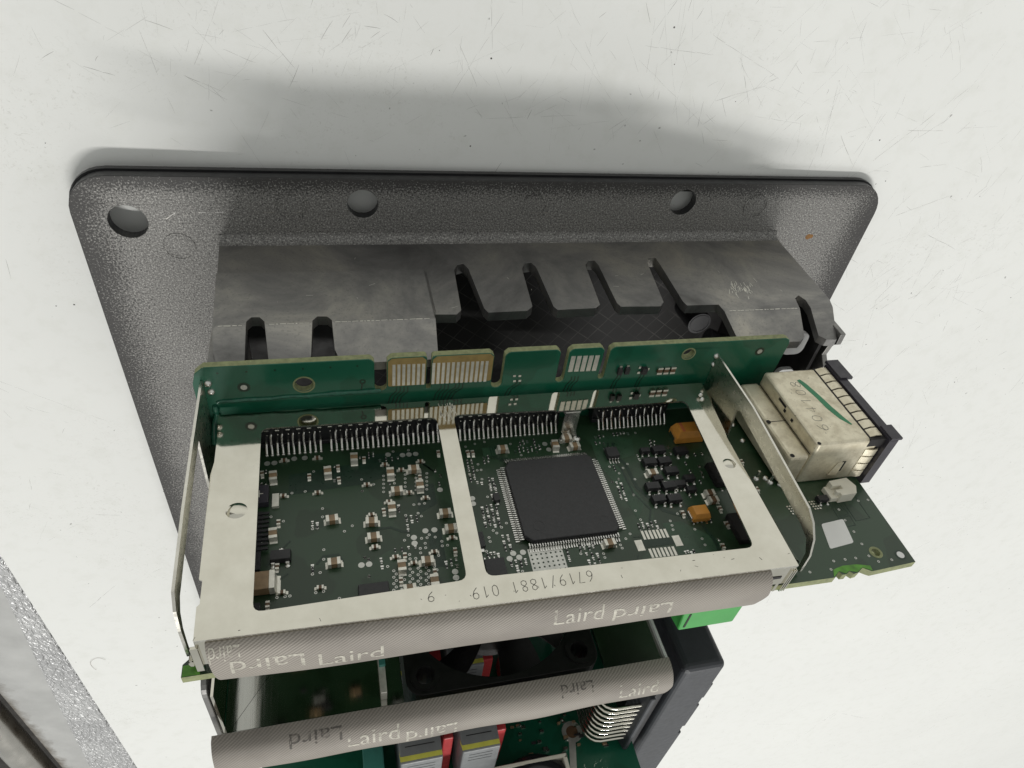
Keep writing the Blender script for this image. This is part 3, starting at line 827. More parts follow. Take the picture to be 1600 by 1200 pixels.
for i in range(46):
    x, z = rnd.gauss(49.5, 1.9), rnd.gauss(24.0, 1.5)
    y = YW - z * 0.012 + 0.005
    b.strip([(x, y, z), (x + rnd.uniform(-0.9, 0.1), y, z + rnd.uniform(0.5, 1.8))], rnd.uniform(0.05, 0.13), (0, 1, 0), 0.015)
for i in range(14):
    x, z = rnd.uniform(-66, 60), rnd.uniform(8, 28)
    y = YW - z * 0.012 + (1.0 if x < -28 and z > 15.5 else 0.0) + 0.005
    if not (-28.5 < x < -26 or 12 < z < 16):
        b.strip([(x, y, z), (x + rnd.uniform(-1.5, 1.5), y, z + rnd.uniform(-0.8, 0.8))], 0.06, (0, 1, 0), 0.012)
b.build('scuffs', 'contact_tin', tabs, kind='stuff')
b = MB()          # base ledge and the wall's rounded root
vs = []
prof = [(YW + 1.7, 0.0), (YW + 1.5, 0.45), (YW + 0.9, 0.6), (YW + 0.35, 1.1), (YW - 0.05, 2.6), (YW - 0.5, 2.6), (YW - 0.5, 0.0)]
n = len(prof)
b.add([(-71.9, p[0], p[1]) for p in prof] + [(72.4, p[0], p[1]) for p in prof], [(i, (i + 1) % n, (i + 1) % n + n, i + n) for i in range(n)] + [tuple(range(n)), tuple(reversed(range(n, 2 * n)))])
b.build('wall_root', 'plate', unit, 50)
b = MB()          # right and left walls
zs = [(-16.9, -0.3), (-16.9, 41.8), (-20, 41.9), (-21.5, 40.0), (-25, 39.5), (-27, 41.8), (-34, 42), (-60, 42), (-200, 36), (-200, -0.3)]
b.prism(zs, [], 'yz', 67.6, 69.0)
b.v = [(x + (42 - z) * 0.055, y, z) for x, y, z in b.v]
b.build('housing_side_wall', 'cast', unit, None, 0.5, 2)
b = MB()
b.prism([(-17.1, -0.3), (-17.1, 40.5), (-200, 36), (-200, -0.3)], [], 'yz', -71.5, -69.3)
b.build('housing_side_wall', 'cast', unit, None, 0.5, 2)
b = MB()          # black recess floor, plus added black sheets painting shade on the inner walls
b.box(-69.2, 67.0, -198, -17.95, 0.05, 0.9)
b.box(-69.2, 66.5, -199, -198.1, 0.05, 36)
b.box(65.8, 66.7, -198, -18.1, 0.95, 39)
b.build('recess_floor_shade', 'inner_black', unit)
b = MB()
b.prism([(-40, -19), (52, -19), (58.5, -36), (60, -55), (-40, -60)], [], 'xy', 0.95, 1.6)
b.build('ruled_pad', 'pad_black', unit)
b = MB()
b.cyl((51.5, -36.5, 1.6), 'z', 3.7, 9, 28, 0, 3.4)
b.ring((51.5, -36.5, 10.6), 'z', 2.7, 2.9, 0.15, 28)
b.build('screw_post', 'plastic_black', unit, 40)
b = MB()
b.tube([(40, -24.5, 31), (47, -27, 33), (54, -27.5, 33.5)], [2.2, 2.4, 1.6], 14)
b.build('cable_boot', 'plastic_black', unit, 40)
for x, y, sx, sy, z in ((61.3, -23.6, 3.0, 3.3, 35.5), (62.6, -34.5, 2.4, 2.6, 35.5), (49.6, -20.3, 0.7, 2.6, 36)):  # pale pieces put in for daylight showing through openings
    b = MB()
    b.prism(rrect(x - sx, x + sx, y - sy, y + sy, min(sx, sy) * 0.6), [], 'xy', z, z + 1.2)
    b.build('daylight_patch', 'daylight_pale', unit, None, 0.2)

# --- backplane
B = D['bpx']
TOP = -14.6
def slot(xa, xb, yb):
    r = (xb - xa) / 2
    return [(xa, TOP), (xa, yb + r)] + [((xa + xb) / 2 - r * math.cos(math.radians(a)), yb + r - r * math.sin(math.radians(a))) for a in (30, 60, 90, 120, 150)] + [(xb, yb + r), (xb, TOP)]
def chamf(pts, k=0.7):
    return pts
ol = [(-73.6, -46), (-73.6, -18.5), (-72.9, -16.0), (-71.3, TOP)]
for xa, xb, yb in ((B['a'], B['b'], -23.0), (B['c'], B['d'], -23.2), (B['e'], B['f'], -24.0), (B['g'], B['h'], -23.6), (B['i'], B['j'], -23.4)):
    s = slot(xa, xb, yb)
    ch = 0.8 if xb - xa > 1.2 else 0.35
    ol += [(s[0][0] - ch, TOP), (s[0][0], TOP - ch)] + s[1:-1] + [(s[-1][0], TOP - ch), (s[-1][0] + ch, TOP)]
ol += [(49.9, TOP), (51.0, -15.1), (51.4, -16.2), (50.6, -30), (49, -46)]
b = MB()
b.prism(ol, [circle(D['bphole'][0][0], D['bphole'][0][1], 1.75), circle(D['bphole'][1][0], D['bphole'][1][1], 1.35)], 'xy', ZB - 1.6, ZB, 0, 1, 1)
back = b.build('backplane_board', ['mask_green', 'board_edge'], unit, None, 0.12, 1)
for (xa, xb, mm) in ((B['b'], B['c'], 0), (B['d'], B['e'], 0)):
    b = MB()
    b.prism([(xa + 0.15, -19.2), (xa + 0.15, TOP - 0.9), (xa + 0.9, TOP - 0.15), (xb - 0.9, TOP - 0.15), (xb - 0.15, TOP - 0.9), (xb - 0.15, -21.6), (xb - 0.4, -21.9), (xa + 0.4, -21.9), (xa + 0.15, -21.6)], [], 'xy', ZB, ZB + 0.04)
    b.build('bare_border', 'bare_fibreglass', back)
def fingers(f, n, w):
    (xa, ya), (xb, yb), (xc, yc) = f
    for i in range(n):
        t = i / (n - 1)
        x, y0 = xa + (xb - xa) * t, ya + (yb - ya) * t
        bb = MB()
        bb.box(x - w / 2, x + w / 2, y0 - (ya - yc), y0, ZB + 0.03, ZB + 0.14)
        bb.build('contact_finger', 'contact_tin', back)
fingers(D['f1'], 7, 0.58)
fingers(D['f2'], 12, 0.58)
fingers(D['f3'], 5, 0.98)
for i, (x, y) in enumerate(D['bphole']):
    b = MB()
    b.ring((x, y, ZB), 'z', (1.75, 1.35)[i] + 0.02, (1.75, 1.35)[i] + 0.32, 0.06, 28)
    b.build('hole_rim', 'board_edge', back)
for x, y in D['bppad']:
    b = MB()
    b.ring((x, y, ZB), 'z', 0.62, 1.15, 0.03, 24, 1)
    b.cyl((x, y, ZB), 'z', 0.6, 0.09, 20, 0)
    b.build('fiducial_pad', ['pad_silver', 'trace_dark'], back)
for x, y in D['bpsold']:
    b = MB()
    b.dome((x + 0.35, y, ZB), 'z', 0.72, 0.75, 12)
    b.build('solder_joint', 'solder', back, 60)
b = MB()          # small parts and pads on the backplane
P = D['bpparts']
for i in (6, 7, 8, 9):
    b.box(P[i][0] - 0.28, P[i][0] + 0.28, P[i][1] - 0.26, P[i][1] + 0.26, ZB + 0.02, ZB + 0.12, 0)
for i in (0, 1):
    x, y = P[i]
    b.box(x - 0.5, x + 0.5, y - 0.75, y + 0.85, ZB + 0.02, ZB + 0.8, 1)
    b.box(x - 0.28, x + 0.28, y + 0.86, y + 1.5, ZB + 0.02, ZB + 0.4, 0)
x, y = P[2]
b.box(x + 0.3, x + 1.5, y - 1.0, y + 0.6, ZB + 0.02, ZB + 0.9, 1)
for dx, dy in ((-0.2, 0.6), (-0.2, -0.9), (1.8, 0)):
    b.box(x + dx - 0.3, x + dx + 0.3, y + dy - 0.3, y + dy + 0.3, ZB + 0.02, ZB + 0.3, 0)
for i, dx in ((4, 0.0), (5, 0.0), (5, 1.6)):
    x, y = P[i][0] + dx, P[i][1]
    b.box(x - 0.55, x + 0.55, y - 0.45, y + 0.45, ZB + 0.02, ZB + 0.6, 2)
    b.box(x - 0.58, x + 0.58, y + 0.45, y + 0.95, ZB + 0.02, ZB + 0.62, 0)
    b.box(x - 0.58, x + 0.58, y - 0.95, y - 0.45, ZB + 0.02, ZB + 0.62, 0)
b.build('small_parts', ['solder', 'chip_black', 'ceramic_brown'], back, kind='stuff')
b = MB()          # traces on the backplane
for x0, n, dx in ((-36.5, 4, -1.2), (-27.5, 3, -1.0), (-24.5, 3, -1.6), (0.6, 3, -0.9), (-11.5, 2, -1.6), (11.2, 2, -0.6), (16.8, 2, -0.5)):
    for i in range(n):
        x = x0 + i * 0.75
        b.strip([(x, -22.2, ZB + 0.01), (x, -23.2 - i * 0.15, ZB + 0.01), (x + dx, -24.6 - i * 0.1, ZB + 0.01), (x + dx * 1.6, -27.5, ZB + 0.01)], 0.24, (0, 0, 1), 0.03)
b.strip([(-43.2, -20.8, ZB + 0.01), (-43.4, -22.5, ZB + 0.01), (-42.7, -23.6, ZB + 0.01)], 0.3, (0, 0, 1), 0.03)
b.ring((-43.1, -20.2, ZB + 0.01), 'z', 0.32, 0.62, 0.03, 18)
for k in range(6):
    b.cyl((-69 + k * 5.0, -16.1, ZB), 'z', 0.22, 0.03, 8)
b.build('board_traces', 'trace_dark', back, kind='stuff')
b = MB()          # ridge of glossy lacquer where the boards meet
pts = [(-70.2, -23.3 + rnd.uniform(-0.1, 0.1), ZB + 0.1)] + [(-69.5 + k * 2.3, -23.1 + rnd.uniform(-0.15, 0.15) + k * 0.02, ZB + 0.05) for k in range(14)]
b.tube(pts, [0.25 + rnd.uniform(0, 0.3) for _ in pts], 8)
pts = [(-70.6 + rnd.uniform(-0.1, 0.1), -24 - k * 0.6, ZB + 0.3 + k * 0.05) for k in range(5)] + [(-71.2, -28 - k * 0.6, ZB + 1 + k * 1.3) for k in range(4)]
b.tube(pts, [0.35 + rnd.uniform(0, 0.35) for _ in pts], 8)
simple('lacquer', (0.02, 0.11, 0.07), 0.12, 0, 0.3, 900, 0.4, 1200)
b.build('lacquer_bead', 'lacquer', back, 60)

# --- main circuit board
e = [tuple(p) for p in D['edge']]
ol = [(-72.9, 45.7), (-72.0, 58), (-69.6, 64.0), (-69.4, 89.0), (-71.6, 90.0), (-72.9, 91.2), (-72.9, 93.2)] + [(25.0, 92.9)] + e[1:-1] + [(60.0, 92.3), (60.9, 71.0), (61.2, 45.7)]
b = MB()
b.prism(ol, [circle(D['hole'][0], D['hole'][1], 0.85, 16)], 'xz', YP - 1.6, YP, 0, 1, 1)
main = b.build('main_circuit_board', ['mask_dark', 'board_edge'], unit)
b = MB()          # torn bright fibreglass at the break-off tab and at the corner
b.prism([(40.8, 92.95), (41.6, 91.4), (44, 90.9), (47, 91.0), (49.8, 91.7), (49.6, 92.8), (47.9, 91.8), (46.3, 92.6), (44.7, 92.1), (43.7, 92.6), (42.6, 91.85)], [], 'xz', YP, YP + 0.05)
b.build('torn_edge', 'bright_fibreglass', main)
b = MB()
b.box(-72.8, -70.3, YP, YP + 0.06, 91.4, 93.1)
b.build('torn_edge', 'bright_fibreglass', main)
b = MB()
b.ring((D['hole'][0], YP, D['hole'][1]), 'y', 0.86, 1.35, 0.05, 20)
b.build('hole_rim', 'board_edge', main)
b = MB()
b.ring((D['hole2'][0], YP, D['hole2'][1]), 'y', 0.78, 1.15, 0.03, 24, 1)
b.cyl((D['hole2'][0], YP, D['hole2'][1]), 'y', 0.76, 0.06, 20, 0)
b.build('fiducial_pad', ['label_white', 'trace_dark'], main)
# copper areas and tracks under the lacquer
b = MB()
def track(pts, w, m=0):
    b.strip([(p[0], YP + 0.004, p[1]) for p in pts], w, (0, 1, 0), 0.03, m)
def pour(pts, m=1):
    b.prism(pts, [], 'xz', YP + 0.003, YP + 0.022, m)
pour([(-44, 52), (-33, 52), (-33, 56), (-44, 59.5), (-58, 60.5), (-58, 55.5), (-44, 54)], 0)
pour([(-19.5, 52.8), (-16.8, 52.8), (-16.8, 55.2), (-19.5, 55.2)], 1)
pour([(4.5, 53), (9.5, 52.4), (14, 54), (13, 58.5), (8, 59.5), (9, 66), (10.5, 71), (7.5, 75), (6, 66), (4.2, 60)], 1)
pour([(12, 76.5), (16, 76.5), (22, 82), (21.5, 87), (13, 87.5), (12.5, 82)], 1)
pour([(-34.5, 61), (-30.8, 61), (-30.8, 66), (-34.5, 68)], 0)
pour([(-33.5, 72), (-31, 72), (-31, 80), (-33.5, 80)], 0)
for i in range(5):
    track([(-17.8 + i * 0.5, 52.5), (-17.8 + i * 0.5, 55.5), (-15.6 + i * 0.5, 57.2)], 0.2)
for i in range(4):
    track([(-34 + i * 0.7, 51.5), (-34 + i * 0.7, 54 + i * 0.5), (-31 + i * 0.3, 57 + i * 0.5)], 0.25)
track([(9.5, 54.5), (8.2, 57), (10, 61), (10.2, 67), (13.5, 73.5), (20, 77), (21, 82), (20.6, 88)], 0.75)
track([(8.2, 54.5), (7.2, 58), (8.6, 62), (8.9, 68.5), (11, 73), (9.5, 76)], 0.4)
track([(-48.8, 76.5), (-49.5, 74.9), (-52, 74.9), (-53.2, 76.4)], 0.5)
track([(-43.4, 70.4), (-40, 70.4), (-38, 71.6), (-36.5, 71.8)], 0.5)
track([(-57.6, 70.9), (-61.5, 75.5)], 0.35)
track([(-57.9, 77.5), (-61.5, 80.2)], 0.35)
track([(-33.8, 79.4), (-35, 81.3), (-37, 81.6)], 0.3)
track([(-34, 83.5), (-34, 86), (-33.2, 87.5)], 0.3)
track([(4.6, 82.6), (3.5, 85), (3.5, 92)], 0.2)
track([(5, 78.8), (9, 79.2), (10, 81)], 0.2)
for k in range(3):
    track([(44.5 + k * 0.9, 74.5 - k * 0.2), (44.5 + k * 0.9, 78)], 0.25, 1)
# printed outlines near the connector
for q in ([(50.4, 76.2), (53.3, 75.9), (53.0, 79.6), (50.2, 79.9), (50.4, 76.2)], [(53.8, 75.8), (57.4, 75.4), (57.2, 81.2), (53.6, 81.5), (53.8, 75.8)], [(50.1, 80.3), (53.0, 80.0), (52.8, 82.4), (49.9, 82.6), (50.1, 80.3)]):
    track(q, 0.25)
for k in range(4):
    track([(50.9 + k * 0.55, 76.7), (51.1 + k * 0.55, 78.6)], 0.2)
b.build('board_traces', ['trace_dark', 'trace_lite'], main, kind='stuff')

# processor
cx, cz = -6.75, 68.05
b = MB()
o = [(-9.5, -8.4), (-8.4, -9.9), (8.6, -9.9), (9.4, -9.1), (9.4, 9.0), (8.6, 9.9), (-8.1, 9.9), (-9.5, 8.5)]
vs = []
for y, k in ((YP + 0.25, 0.985), (YP + 0.85, 1.0), (YP + 1.45, 0.985)):
    vs += [(cx + p[0] * k, y, cz + p[1] * k) for p in o]
n = len(o)
b.add(vs, [(i + r * n, (i + 1) % n + r * n, (i + 1) % n + (r + 1) * n, i + (r + 1) * n) for r in (0, 1) for i in range(n)] + [tuple(range(n)), tuple(range(2 * n, 3 * n))])
b.build('processor_chip', 'chip_black', main, None, 0.15, 2)
b = MB()
for mx, mz, r in ((-6.2, 6.7, 1.15), (6.9, 6.9, 0.85), (-7.4, -7.6, 0.0)):
    if r:
        b.ring((cx + mx, YP + 1.452, cz + mz), 'y', r - 0.1, r, 0.015, 28)
b.build('moulded_mark', 'plastic_black', main)
b = MB()
for s in range(36):
    u = (s - 17.5) * 0.5
    for side in range(4):
        for (a0, a1, h0, h1) in ((9.35, 10.1, 0.55, 0.75), (10.0, 10.25, 0.06, 0.75), (10.1, 11.0, 0.06, 0.2)):
            ext = 0.45 if side in (0, 1) else 0.0
            if side == 0:
                b.box(cx + u - 0.12, cx + u + 0.12, YP + h0, YP + h1, cz + a0 + ext, cz + a1 + ext)
            elif side == 1:
                b.box(cx + u - 0.12, cx + u + 0.12, YP + h0, YP + h1, cz - a1 - ext, cz - a0 - ext)
            elif side == 2:
                b.box(cx + a0, cx + a1, YP + h0, YP + h1, cz + u - 0.12, cz + u + 0.12)
            else:
                b.box(cx - a1, cx - a0, YP + h0, YP + h1, cz + u - 0.12, cz + u + 0.12)
b.build('processor_pins', 'solder', main, kind='stuff')

# header connectors with bent pins
def pin_mesh(path, r):
    q = MB()
    q.tube(path, r, 6)
    q.dome((path[-1][0], 0, path[-1][2] - 0.05), 'y', 0.36, 0.42, 8)
    return q.mesh('pin', 'solder', (0, 0, 0), 50)
upper = pin_mesh([(0.0, 3.6, -2.9), (0.02, 3.65, -2.1), (-0.05, 3.3, -1.85), (-0.1, 1.9, -1.3), (0, 0.9, -0.6), (0, 0.15, 0.0)], 0.19)
lower = pin_mesh([(0.0, 1.9, -2.9), (0.0, 1.95, -1.6), (0.0, 1.6, -1.3), (0, 0.8, -0.55), (0, 0.15, 0.0)], 0.19)
for (pa, pb), cnt in zip(D['feet'], (34, 22, 17)):
    b = MB()
    x0, x1 = pa[0] - 1.1, pb[0] + 1.1
    b.box(x0, x1, YP + 0.05, YP + 4.7, 45.75, 47.55, 0)
    b.box(x0, x1, YP + 0.05, YP + 1.1, 47.5, 48.1, 0)
    k = 0
    while x0 + 0.9 + k * 2.0 < x1 - 0.5:
        xx = x0 + 0.9 + k * 2.0
        b.box(xx, xx + 0.85, YP + 4.25, YP + 4.6, 47.5, 47.78, 1)
        b.box(xx + 0.3, xx + 0.6, YP + 3.0, YP + 3.3, 47.5, 47.7, 1)
        k += 1
    b.build('pin_header', ['plastic_black', 'tin_edge'], main, None, 0.08, 1)
    for i in range(cnt):
        t = i / (cnt - 1)
        if cnt == 34 and i == 11:
            continue
        place('pin', upper if i % 2 else lower, (pa[0] + (pb[0] - pa[0]) * t, YP, pa[1] + (pb[1] - pa[1]) * t), main)

# ceramic capacitors
def cap_mesh(lx, lz, h, key, seat=0.12):
    q = MB()
    ex = 0.42 * (lx if lx > lz else lz) * 0.5
    def blk(x0, x1, z0, z1, m, g=0.0):
        q.box(x0 - g, x1 + g, seat - g * 0.5, h + g, z0 - g, z1 + g, m)
    if lx > lz:
        e = 0.24 * lx
        blk(-lx / 2 + e, lx / 2 - e, -lz / 2, lz / 2, 0)
        blk(-lx / 2, -lx / 2 + e, -lz / 2, lz / 2, 1, 0.03)
        blk(lx / 2 - e, lx / 2, -lz / 2, lz / 2, 1, 0.03)
        for s in (-1, 1):
            q.hexa([(s * lx / 2, 0.0, -lz / 2), (s * lx / 2, 0.0, lz / 2), (s * (lx / 2 + 0.45), 0.0, lz / 2), (s * (lx / 2 + 0.45), 0.0, -lz / 2),
                    (s * lx / 2, 0.55 * h, -lz / 2), (s * lx / 2, 0.55 * h, lz / 2), (s * (lx / 2 + 0.12), 0.1, lz / 2), (s * (lx / 2 + 0.12), 0.1, -lz / 2)], 1)
    else:
        e = 0.24 * lz
        blk(-lx / 2, lx / 2, -lz / 2 + e, lz / 2 - e, 0)
        blk(-lx / 2, lx / 2, -lz / 2, -lz / 2 + e, 1, 0.03)
        blk(-lx / 2, lx / 2, lz / 2 - e, lz / 2, 1, 0.03)
        for s in (-1, 1):
            q.hexa([(-lx / 2, 0.0, s * lz / 2), (lx / 2, 0.0, s * lz / 2), (lx / 2, 0.0, s * (lz / 2 + 0.45)), (-lx / 2, 0.0, s * (lz / 2 + 0.45)),
                    (-lx / 2, 0.55 * h, s * lz / 2), (lx / 2, 0.55 * h, s * lz / 2), (lx / 2, 0.1, s * (lz / 2 + 0.12)), (-lx / 2, 0.1, s * (lz / 2 + 0.12))], 1)
    return q.mesh('ceramic_capacitor', [key, 'contact_tin'], (0, 0, 0))
mh, mv = cap_mesh(2.1, 1.35, 1.25, 'ceramic_tan'), cap_mesh(1.35, 2.1, 1.25, 'ceramic_tan')
mhb = cap_mesh(2.0, 1.3, 1.2, 'ceramic_brown')
for i, (x, z, o) in enumerate(D['caps']):
    place('ceramic_capacitor', mv if o == 'v' else (mhb if i in (24, 25) else mh), (x, YP, z), main, (0, rnd.uniform(-0.05, 0.05), 0))
sh, sv = cap_mesh(1.05, 0.6, 0.55, 'ceramic_brown', 0.05), cap_mesh(0.6, 1.05, 0.55, 'ceramic_brown', 0.05)
for x, z, o in D['small']:
    place('chip_capacitor', sv if o == 'v' else sh, (x, YP, z), main, (0, rnd.uniform(-0.08, 0.08), 0))
x, z = D['bigcap']
b = MB()
b.box(x - 3.5, x + 1.3, YP + 0.2, YP + 2.0, z - 1.7, z + 1.7, 0)
b.box(x + 1.3, x + 2.2, YP + 0.15, YP + 2.06, z - 1.75, z + 1.75, 1)
b.hexa([(x + 2.2, YP, z - 1.7), (x + 2.2, YP, z + 1.7), (x + 3.0, YP, z + 1.7), (x + 3.0, YP, z - 1.7), (x + 2.2, YP + 0.9, z - 1.7), (x + 2.2, YP + 0.9, z + 1.7), (x + 2.4, YP + 0.15, z + 1.7), (x + 2.4, YP + 0.15, z - 1.7)], 1)
b.build('large_capacitor', ['ceramic_tan', 'contact_tin'], main, None, 0.12)
# round test pads
q = MB()
q.cyl((0, 0.0, 0), 'y', 0.56, 0.05, 20)
pm = q.mesh('test_pad', 'pad_silver', (0, 0, 0), 40)
for x, z in D['pads']:
    place('test_pad', pm, (x, YP, z), main)
# transistors
q = MB()
q.frus((0, 0.12, 0), 2.5, 1.45, 0.95, 2.3, 1.25, 0)
for x, z in ((-0.85, 0.95), (0.85, 0.95), (0, -0.95)):
    q.box(x - 0.2, x + 0.2, 0.0, 0.14, z - 0.3, z + 0.3, 1)
    q.box(x - 0.2, x + 0.2, 0.05, 0.6, z - (0.2 if z > 0 else -0.0), z + (0.0 if z > 0 else 0.2), 1)
    q.dome((x, 0, z + (0.2 if z > 0 else -0.2)), 'y', 0.33, 0.3, 8, 1, 3)
tm = q.mesh('transistor', ['plastic_black', 'solder'], (0, 0, 0))
for i, (x, z, s) in enumerate(D['trans']):
    o = place('transistor', tm, (x, YP, z), main, (0, 0.04 if i % 2 else -0.02, 0))
    o.scale = (s * 1.22, 1.15, s * 1.3)
# tantalum capacitors
def tantalum(x, z, sx, sz, h, big):
    q = MB()
    y0 = YP + 0.15
    q.frus((x, y0, z), sx, sz, h * 0.5, sx * 1.0, sz * 1.0, 0)
    q.frus((x, y0 + h * 0.5, z), sx, sz, h * 0.5, sx * 0.8, sz * 0.72, 0)
    if big:
        q.frus((x - sx * 0.27, y0 + h + 0.0, z), sx * 0.1, sz * 0.70, 0.03, sx * 0.1, sz * 0.70, 1)
    for s in (-1, 1):
        q.box(x + s * sx / 2 - 0.25, x + s * sx / 2 + 0.25, YP, y0 + h * 0.35, z - sz * 0.33, z + sz * 0.33, 2)
    q.build('tantalum_capacitor', ['tantalum_yellow', 'tantalum_band', 'solder'], main, None, 0.1)
tantalum(D['tant'][0][0] + 1.0, D['tant'][0][1], 6.6, 3.8, 3.2, True)
tantalum(D['tant'][1][0], D['tant'][1][1] + 0.2, 3.7, 3.0, 2.0, False)
# small outline chips
def so(name, x, z, sx, sz, h, n, both=True):
    q = MB()
    q.frus((x, YP + 0.15, z), sx, sz, h, sx * 0.96, sz * 0.96, 0)
    for i in range(n):
        xx = x + (i - (n - 1) / 2) * sx / n * 0.95
        for s in ((-1, 1) if both else (1,)):
            q.box(xx - 0.16, xx + 0.16, YP + 0.02, YP + 0.18, z + s * (sz / 2 + 0.75) - 0.4, z + s * (sz / 2 + 0.75) + 0.4, 1)
            q.box(xx - 0.16, xx + 0.16, YP + 0.1, YP + h * 0.6, z + s * (sz / 2 + 0.15) - 0.15, z + s * (sz / 2 + 0.15) + 0.15, 1)
    return q.build(name, ['chip_black', 'solder'], main, None, 0.06, 1)
so('memory_chip', D['so8'][0], D['so8'][1], 3.7, 3.9, 1.4, 4)
so('driver_chip', D['so8b'][0], D['so8b'][1], 2.7, 2.6, 1.1, 4)
so('logic_chip', D['ic2'][0], D['ic2'][1], 5.2, 3.6, 1.0, 2, False)
q = MB()
x, z = D['plusic']
q.box(x - 2.6, x + 1.1, YP + 0.1, YP + 1.5, z - 2.2, z + 1.9, 0)
q.box(x + 1.7, x + 2.9, YP + 0.02, YP + 0.7, z - 0.6, z + 2.4, 1)
q.box(x - 0.6, x - 0.4, YP + 1.5, YP + 1.52, z - 1.0, z + 0.6, 1)
q.box(x - 1.2, x + 0.2, YP + 1.5, YP + 1.525, z - 0.3, z - 0.1, 1)
q.build('diode', ['bezel_charcoal', 'contact_tin'], main, None, 0.06, 1)
q = MB()
q.box(-24.9, -23.6, YP + 0.1, YP + 1.0, 74.2, 77.4, 0)
q.box(-24.6, -23.9, YP + 0.02, YP + 0.5, 77.4, 78.3, 1)
q.build('diode', ['chip_black', 'solder'], main, None, 0.05, 1)
q = MB()
q.box(-19.9, -18.7, YP + 0.1, YP + 1.0, 65.6, 67.4, 0)
q.box(-19.6, -19.0, YP + 0.02, YP + 0.4, 67.4, 68.1, 1)
q.build('transistor', ['chip_black', 'solder'], main, None, 0.05, 1)
q = MB()          # column of connector contacts half hidden under the frame
for k in range(9):
    q.box(-64.4, -61.2, YP + 0.6, YP + 1.0, 64.6 + k * 0.95, 65.1 + k * 0.95, 0)
q.box(-64.5, -62.4, YP + 0.05, YP + 0.7, 64.2, 76.5, 0)
q.box(-64.8, -62.0, YP + 0.1, YP + 1.9, 83.5, 87.0, 0)
q.build('side_connector', ['plastic_black'], main, None, 0.06, 1)
q = MB()          # low black blocks filling an indistinct dark area inside the frame
q.box(25.4, 29.0, YP + 0.05, YP + 1.6, 77.0, 83.5, 0)
q.frus((28.6, YP, 66.5), 3, 6, 1.6, 2.7, 5.6, 0)
q.box(25.2, 28.0, YP + 0.05, YP + 1.6, 85.4, 86.8, 0)
q.build('dark_block', ['inner_black'], main, None, 0.2)
# perforated solder pad
p4 = D['perf']
q = MB()
hl = []
for i in range(7):
    for j in range(6):
        u, v = (i + 0.5) / 7, (j + 0.5) / 6
        hl.append(circle(p4[0][0] + u * (p4[1][0] - p4[0][0]) + v * (p4[3][0] - p4[0][0]), p4[0][1] + u * (p4[1][1] - p4[0][1]) + v * (p4[3][1] - p4[0][1]), 0.2, 8))
q.prism([tuple(a) for a in p4], hl, 'xz', YP + 0.02, YP + 0.07)
q.build('perforated_pad', 'pad_silver', main)
# unpopulated footprint
def padrow(a, c, n, w, l):
    for i in range(n):
        t = i / (n - 1)
        x, z = a[0] + (c[0] - a[0]) * t, a[1] + (c[1] - a[1]) * t
        q = MB()
        q.box(x - w / 2, x + w / 2, YP + 0.01, YP + 0.06, z - l / 2, z + l / 2)
        q.build('solder_pad', 'contact_tin', main)
padrow(D['pads14'][0][0], D['pads14'][0][1], 7, 0.5, 2.0)
padrow(D['pads14'][1][0], D['pads14'][1][1], 7, 0.5, 2.0)
for x, z in D['endpads']:
    q = MB()
    q.box(x - 0.75, x + 0.75, YP + 0.01, YP + 0.07, z - 1.2, z + 1.2)
    q.build('solder_pad', 'contact_tin', main)
q = MB()
q.box(D['endpads'][0][0] + 0.9, D['endpads'][1][0] - 0.9, YP + 0.01, YP + 0.05, D['endpads'][1][1] - 1.2, D['endpads'][0][1] + 0.6)
q.build('bare_strip', 'trace_dark', main)
# swarm of tiny parts, pads and vias
q = MB()
for i, (x, z) in enumerate(D['tiny']):
    k = i % 5
    if k == 0:
        q.box(x - 0.26, x + 0.26, YP + 0.02, YP + 0.1, z - 0.17, z + 0.17, 0)
        q.box(x - 0.2, x + 0.2, YP + 0.02, YP + 0.1, z + 0.34, z + 0.6, 0)
    elif k in (1, 2):
        q.box(x - 0.16, x + 0.16, YP + 0.02, YP + 0.3, z - 0.12, z + 0.2, 1)
        q.dome((x, YP, z - 0.3), 'y', 0.22, 0.24, 6, 0, 2)
        q.dome((x, YP, z + 0.36), 'y', 0.22, 0.24, 6, 0, 2)
    else:
        q.dome((x, YP, z), 'y', 0.27, 0.24, 6, 0, 2)
        q.box(x - 0.22, x + 0.22, YP + 0.02, YP + 0.09, z - 0.55, z - 0.3, 0)
q.build('tiny_parts', ['solder', 'chip_black'], main, kind='stuff')
q = MB()
for x, z in D['vias']:
    q.ring((x, YP, z), 'y', 0.13, 0.27, 0.045, 10, 0)
    q.cyl((x, YP, z), 'y', 0.12, 0.01, 8, 1)
q.build('via_rings', ['pad_silver', 'trace_dark'], main, kind='stuff')
q = MB()
for x, z in D['rightpads']:
    q.dome((x, YP, z), 'y', 0.75, 0.5, 10)
for x0, z0 in ((40.3, 76.2), (45.9, 75.7)):
    for i in range(3):
        for j in range(4):
            q.box(x0 + i * 0.62 + j * 0.1 - 0.2, x0 + i * 0.62 + j * 0.1 + 0.2, YP + 0.02, YP + 0.2, z0 + j * 0.62 - 0.16, z0 + j * 0.62 + 0.16)
q.build('solder_dots', 'solder', main, 60, kind='stuff')
place('chip_capacitor', sv, (36.2, YP, 63.5), main)
place('chip_capacitor', sv, (35.2, YP, 71.3), main)
place('chip_capacitor', sv, (35.9, YP, 71.2), main)
o = place('transistor', tm, (48.9, YP, 75.6), main)
# blank white sticker
s4 = D['sticker']
q = MB()
q.prism(rpoly([tuple(a) for a in s4], 0.5, 4), [], 'xz', YP + 0.005, YP + 0.07)
q.build('sticker', 'label_white', main, label='small white paper sticker with rounded corners')
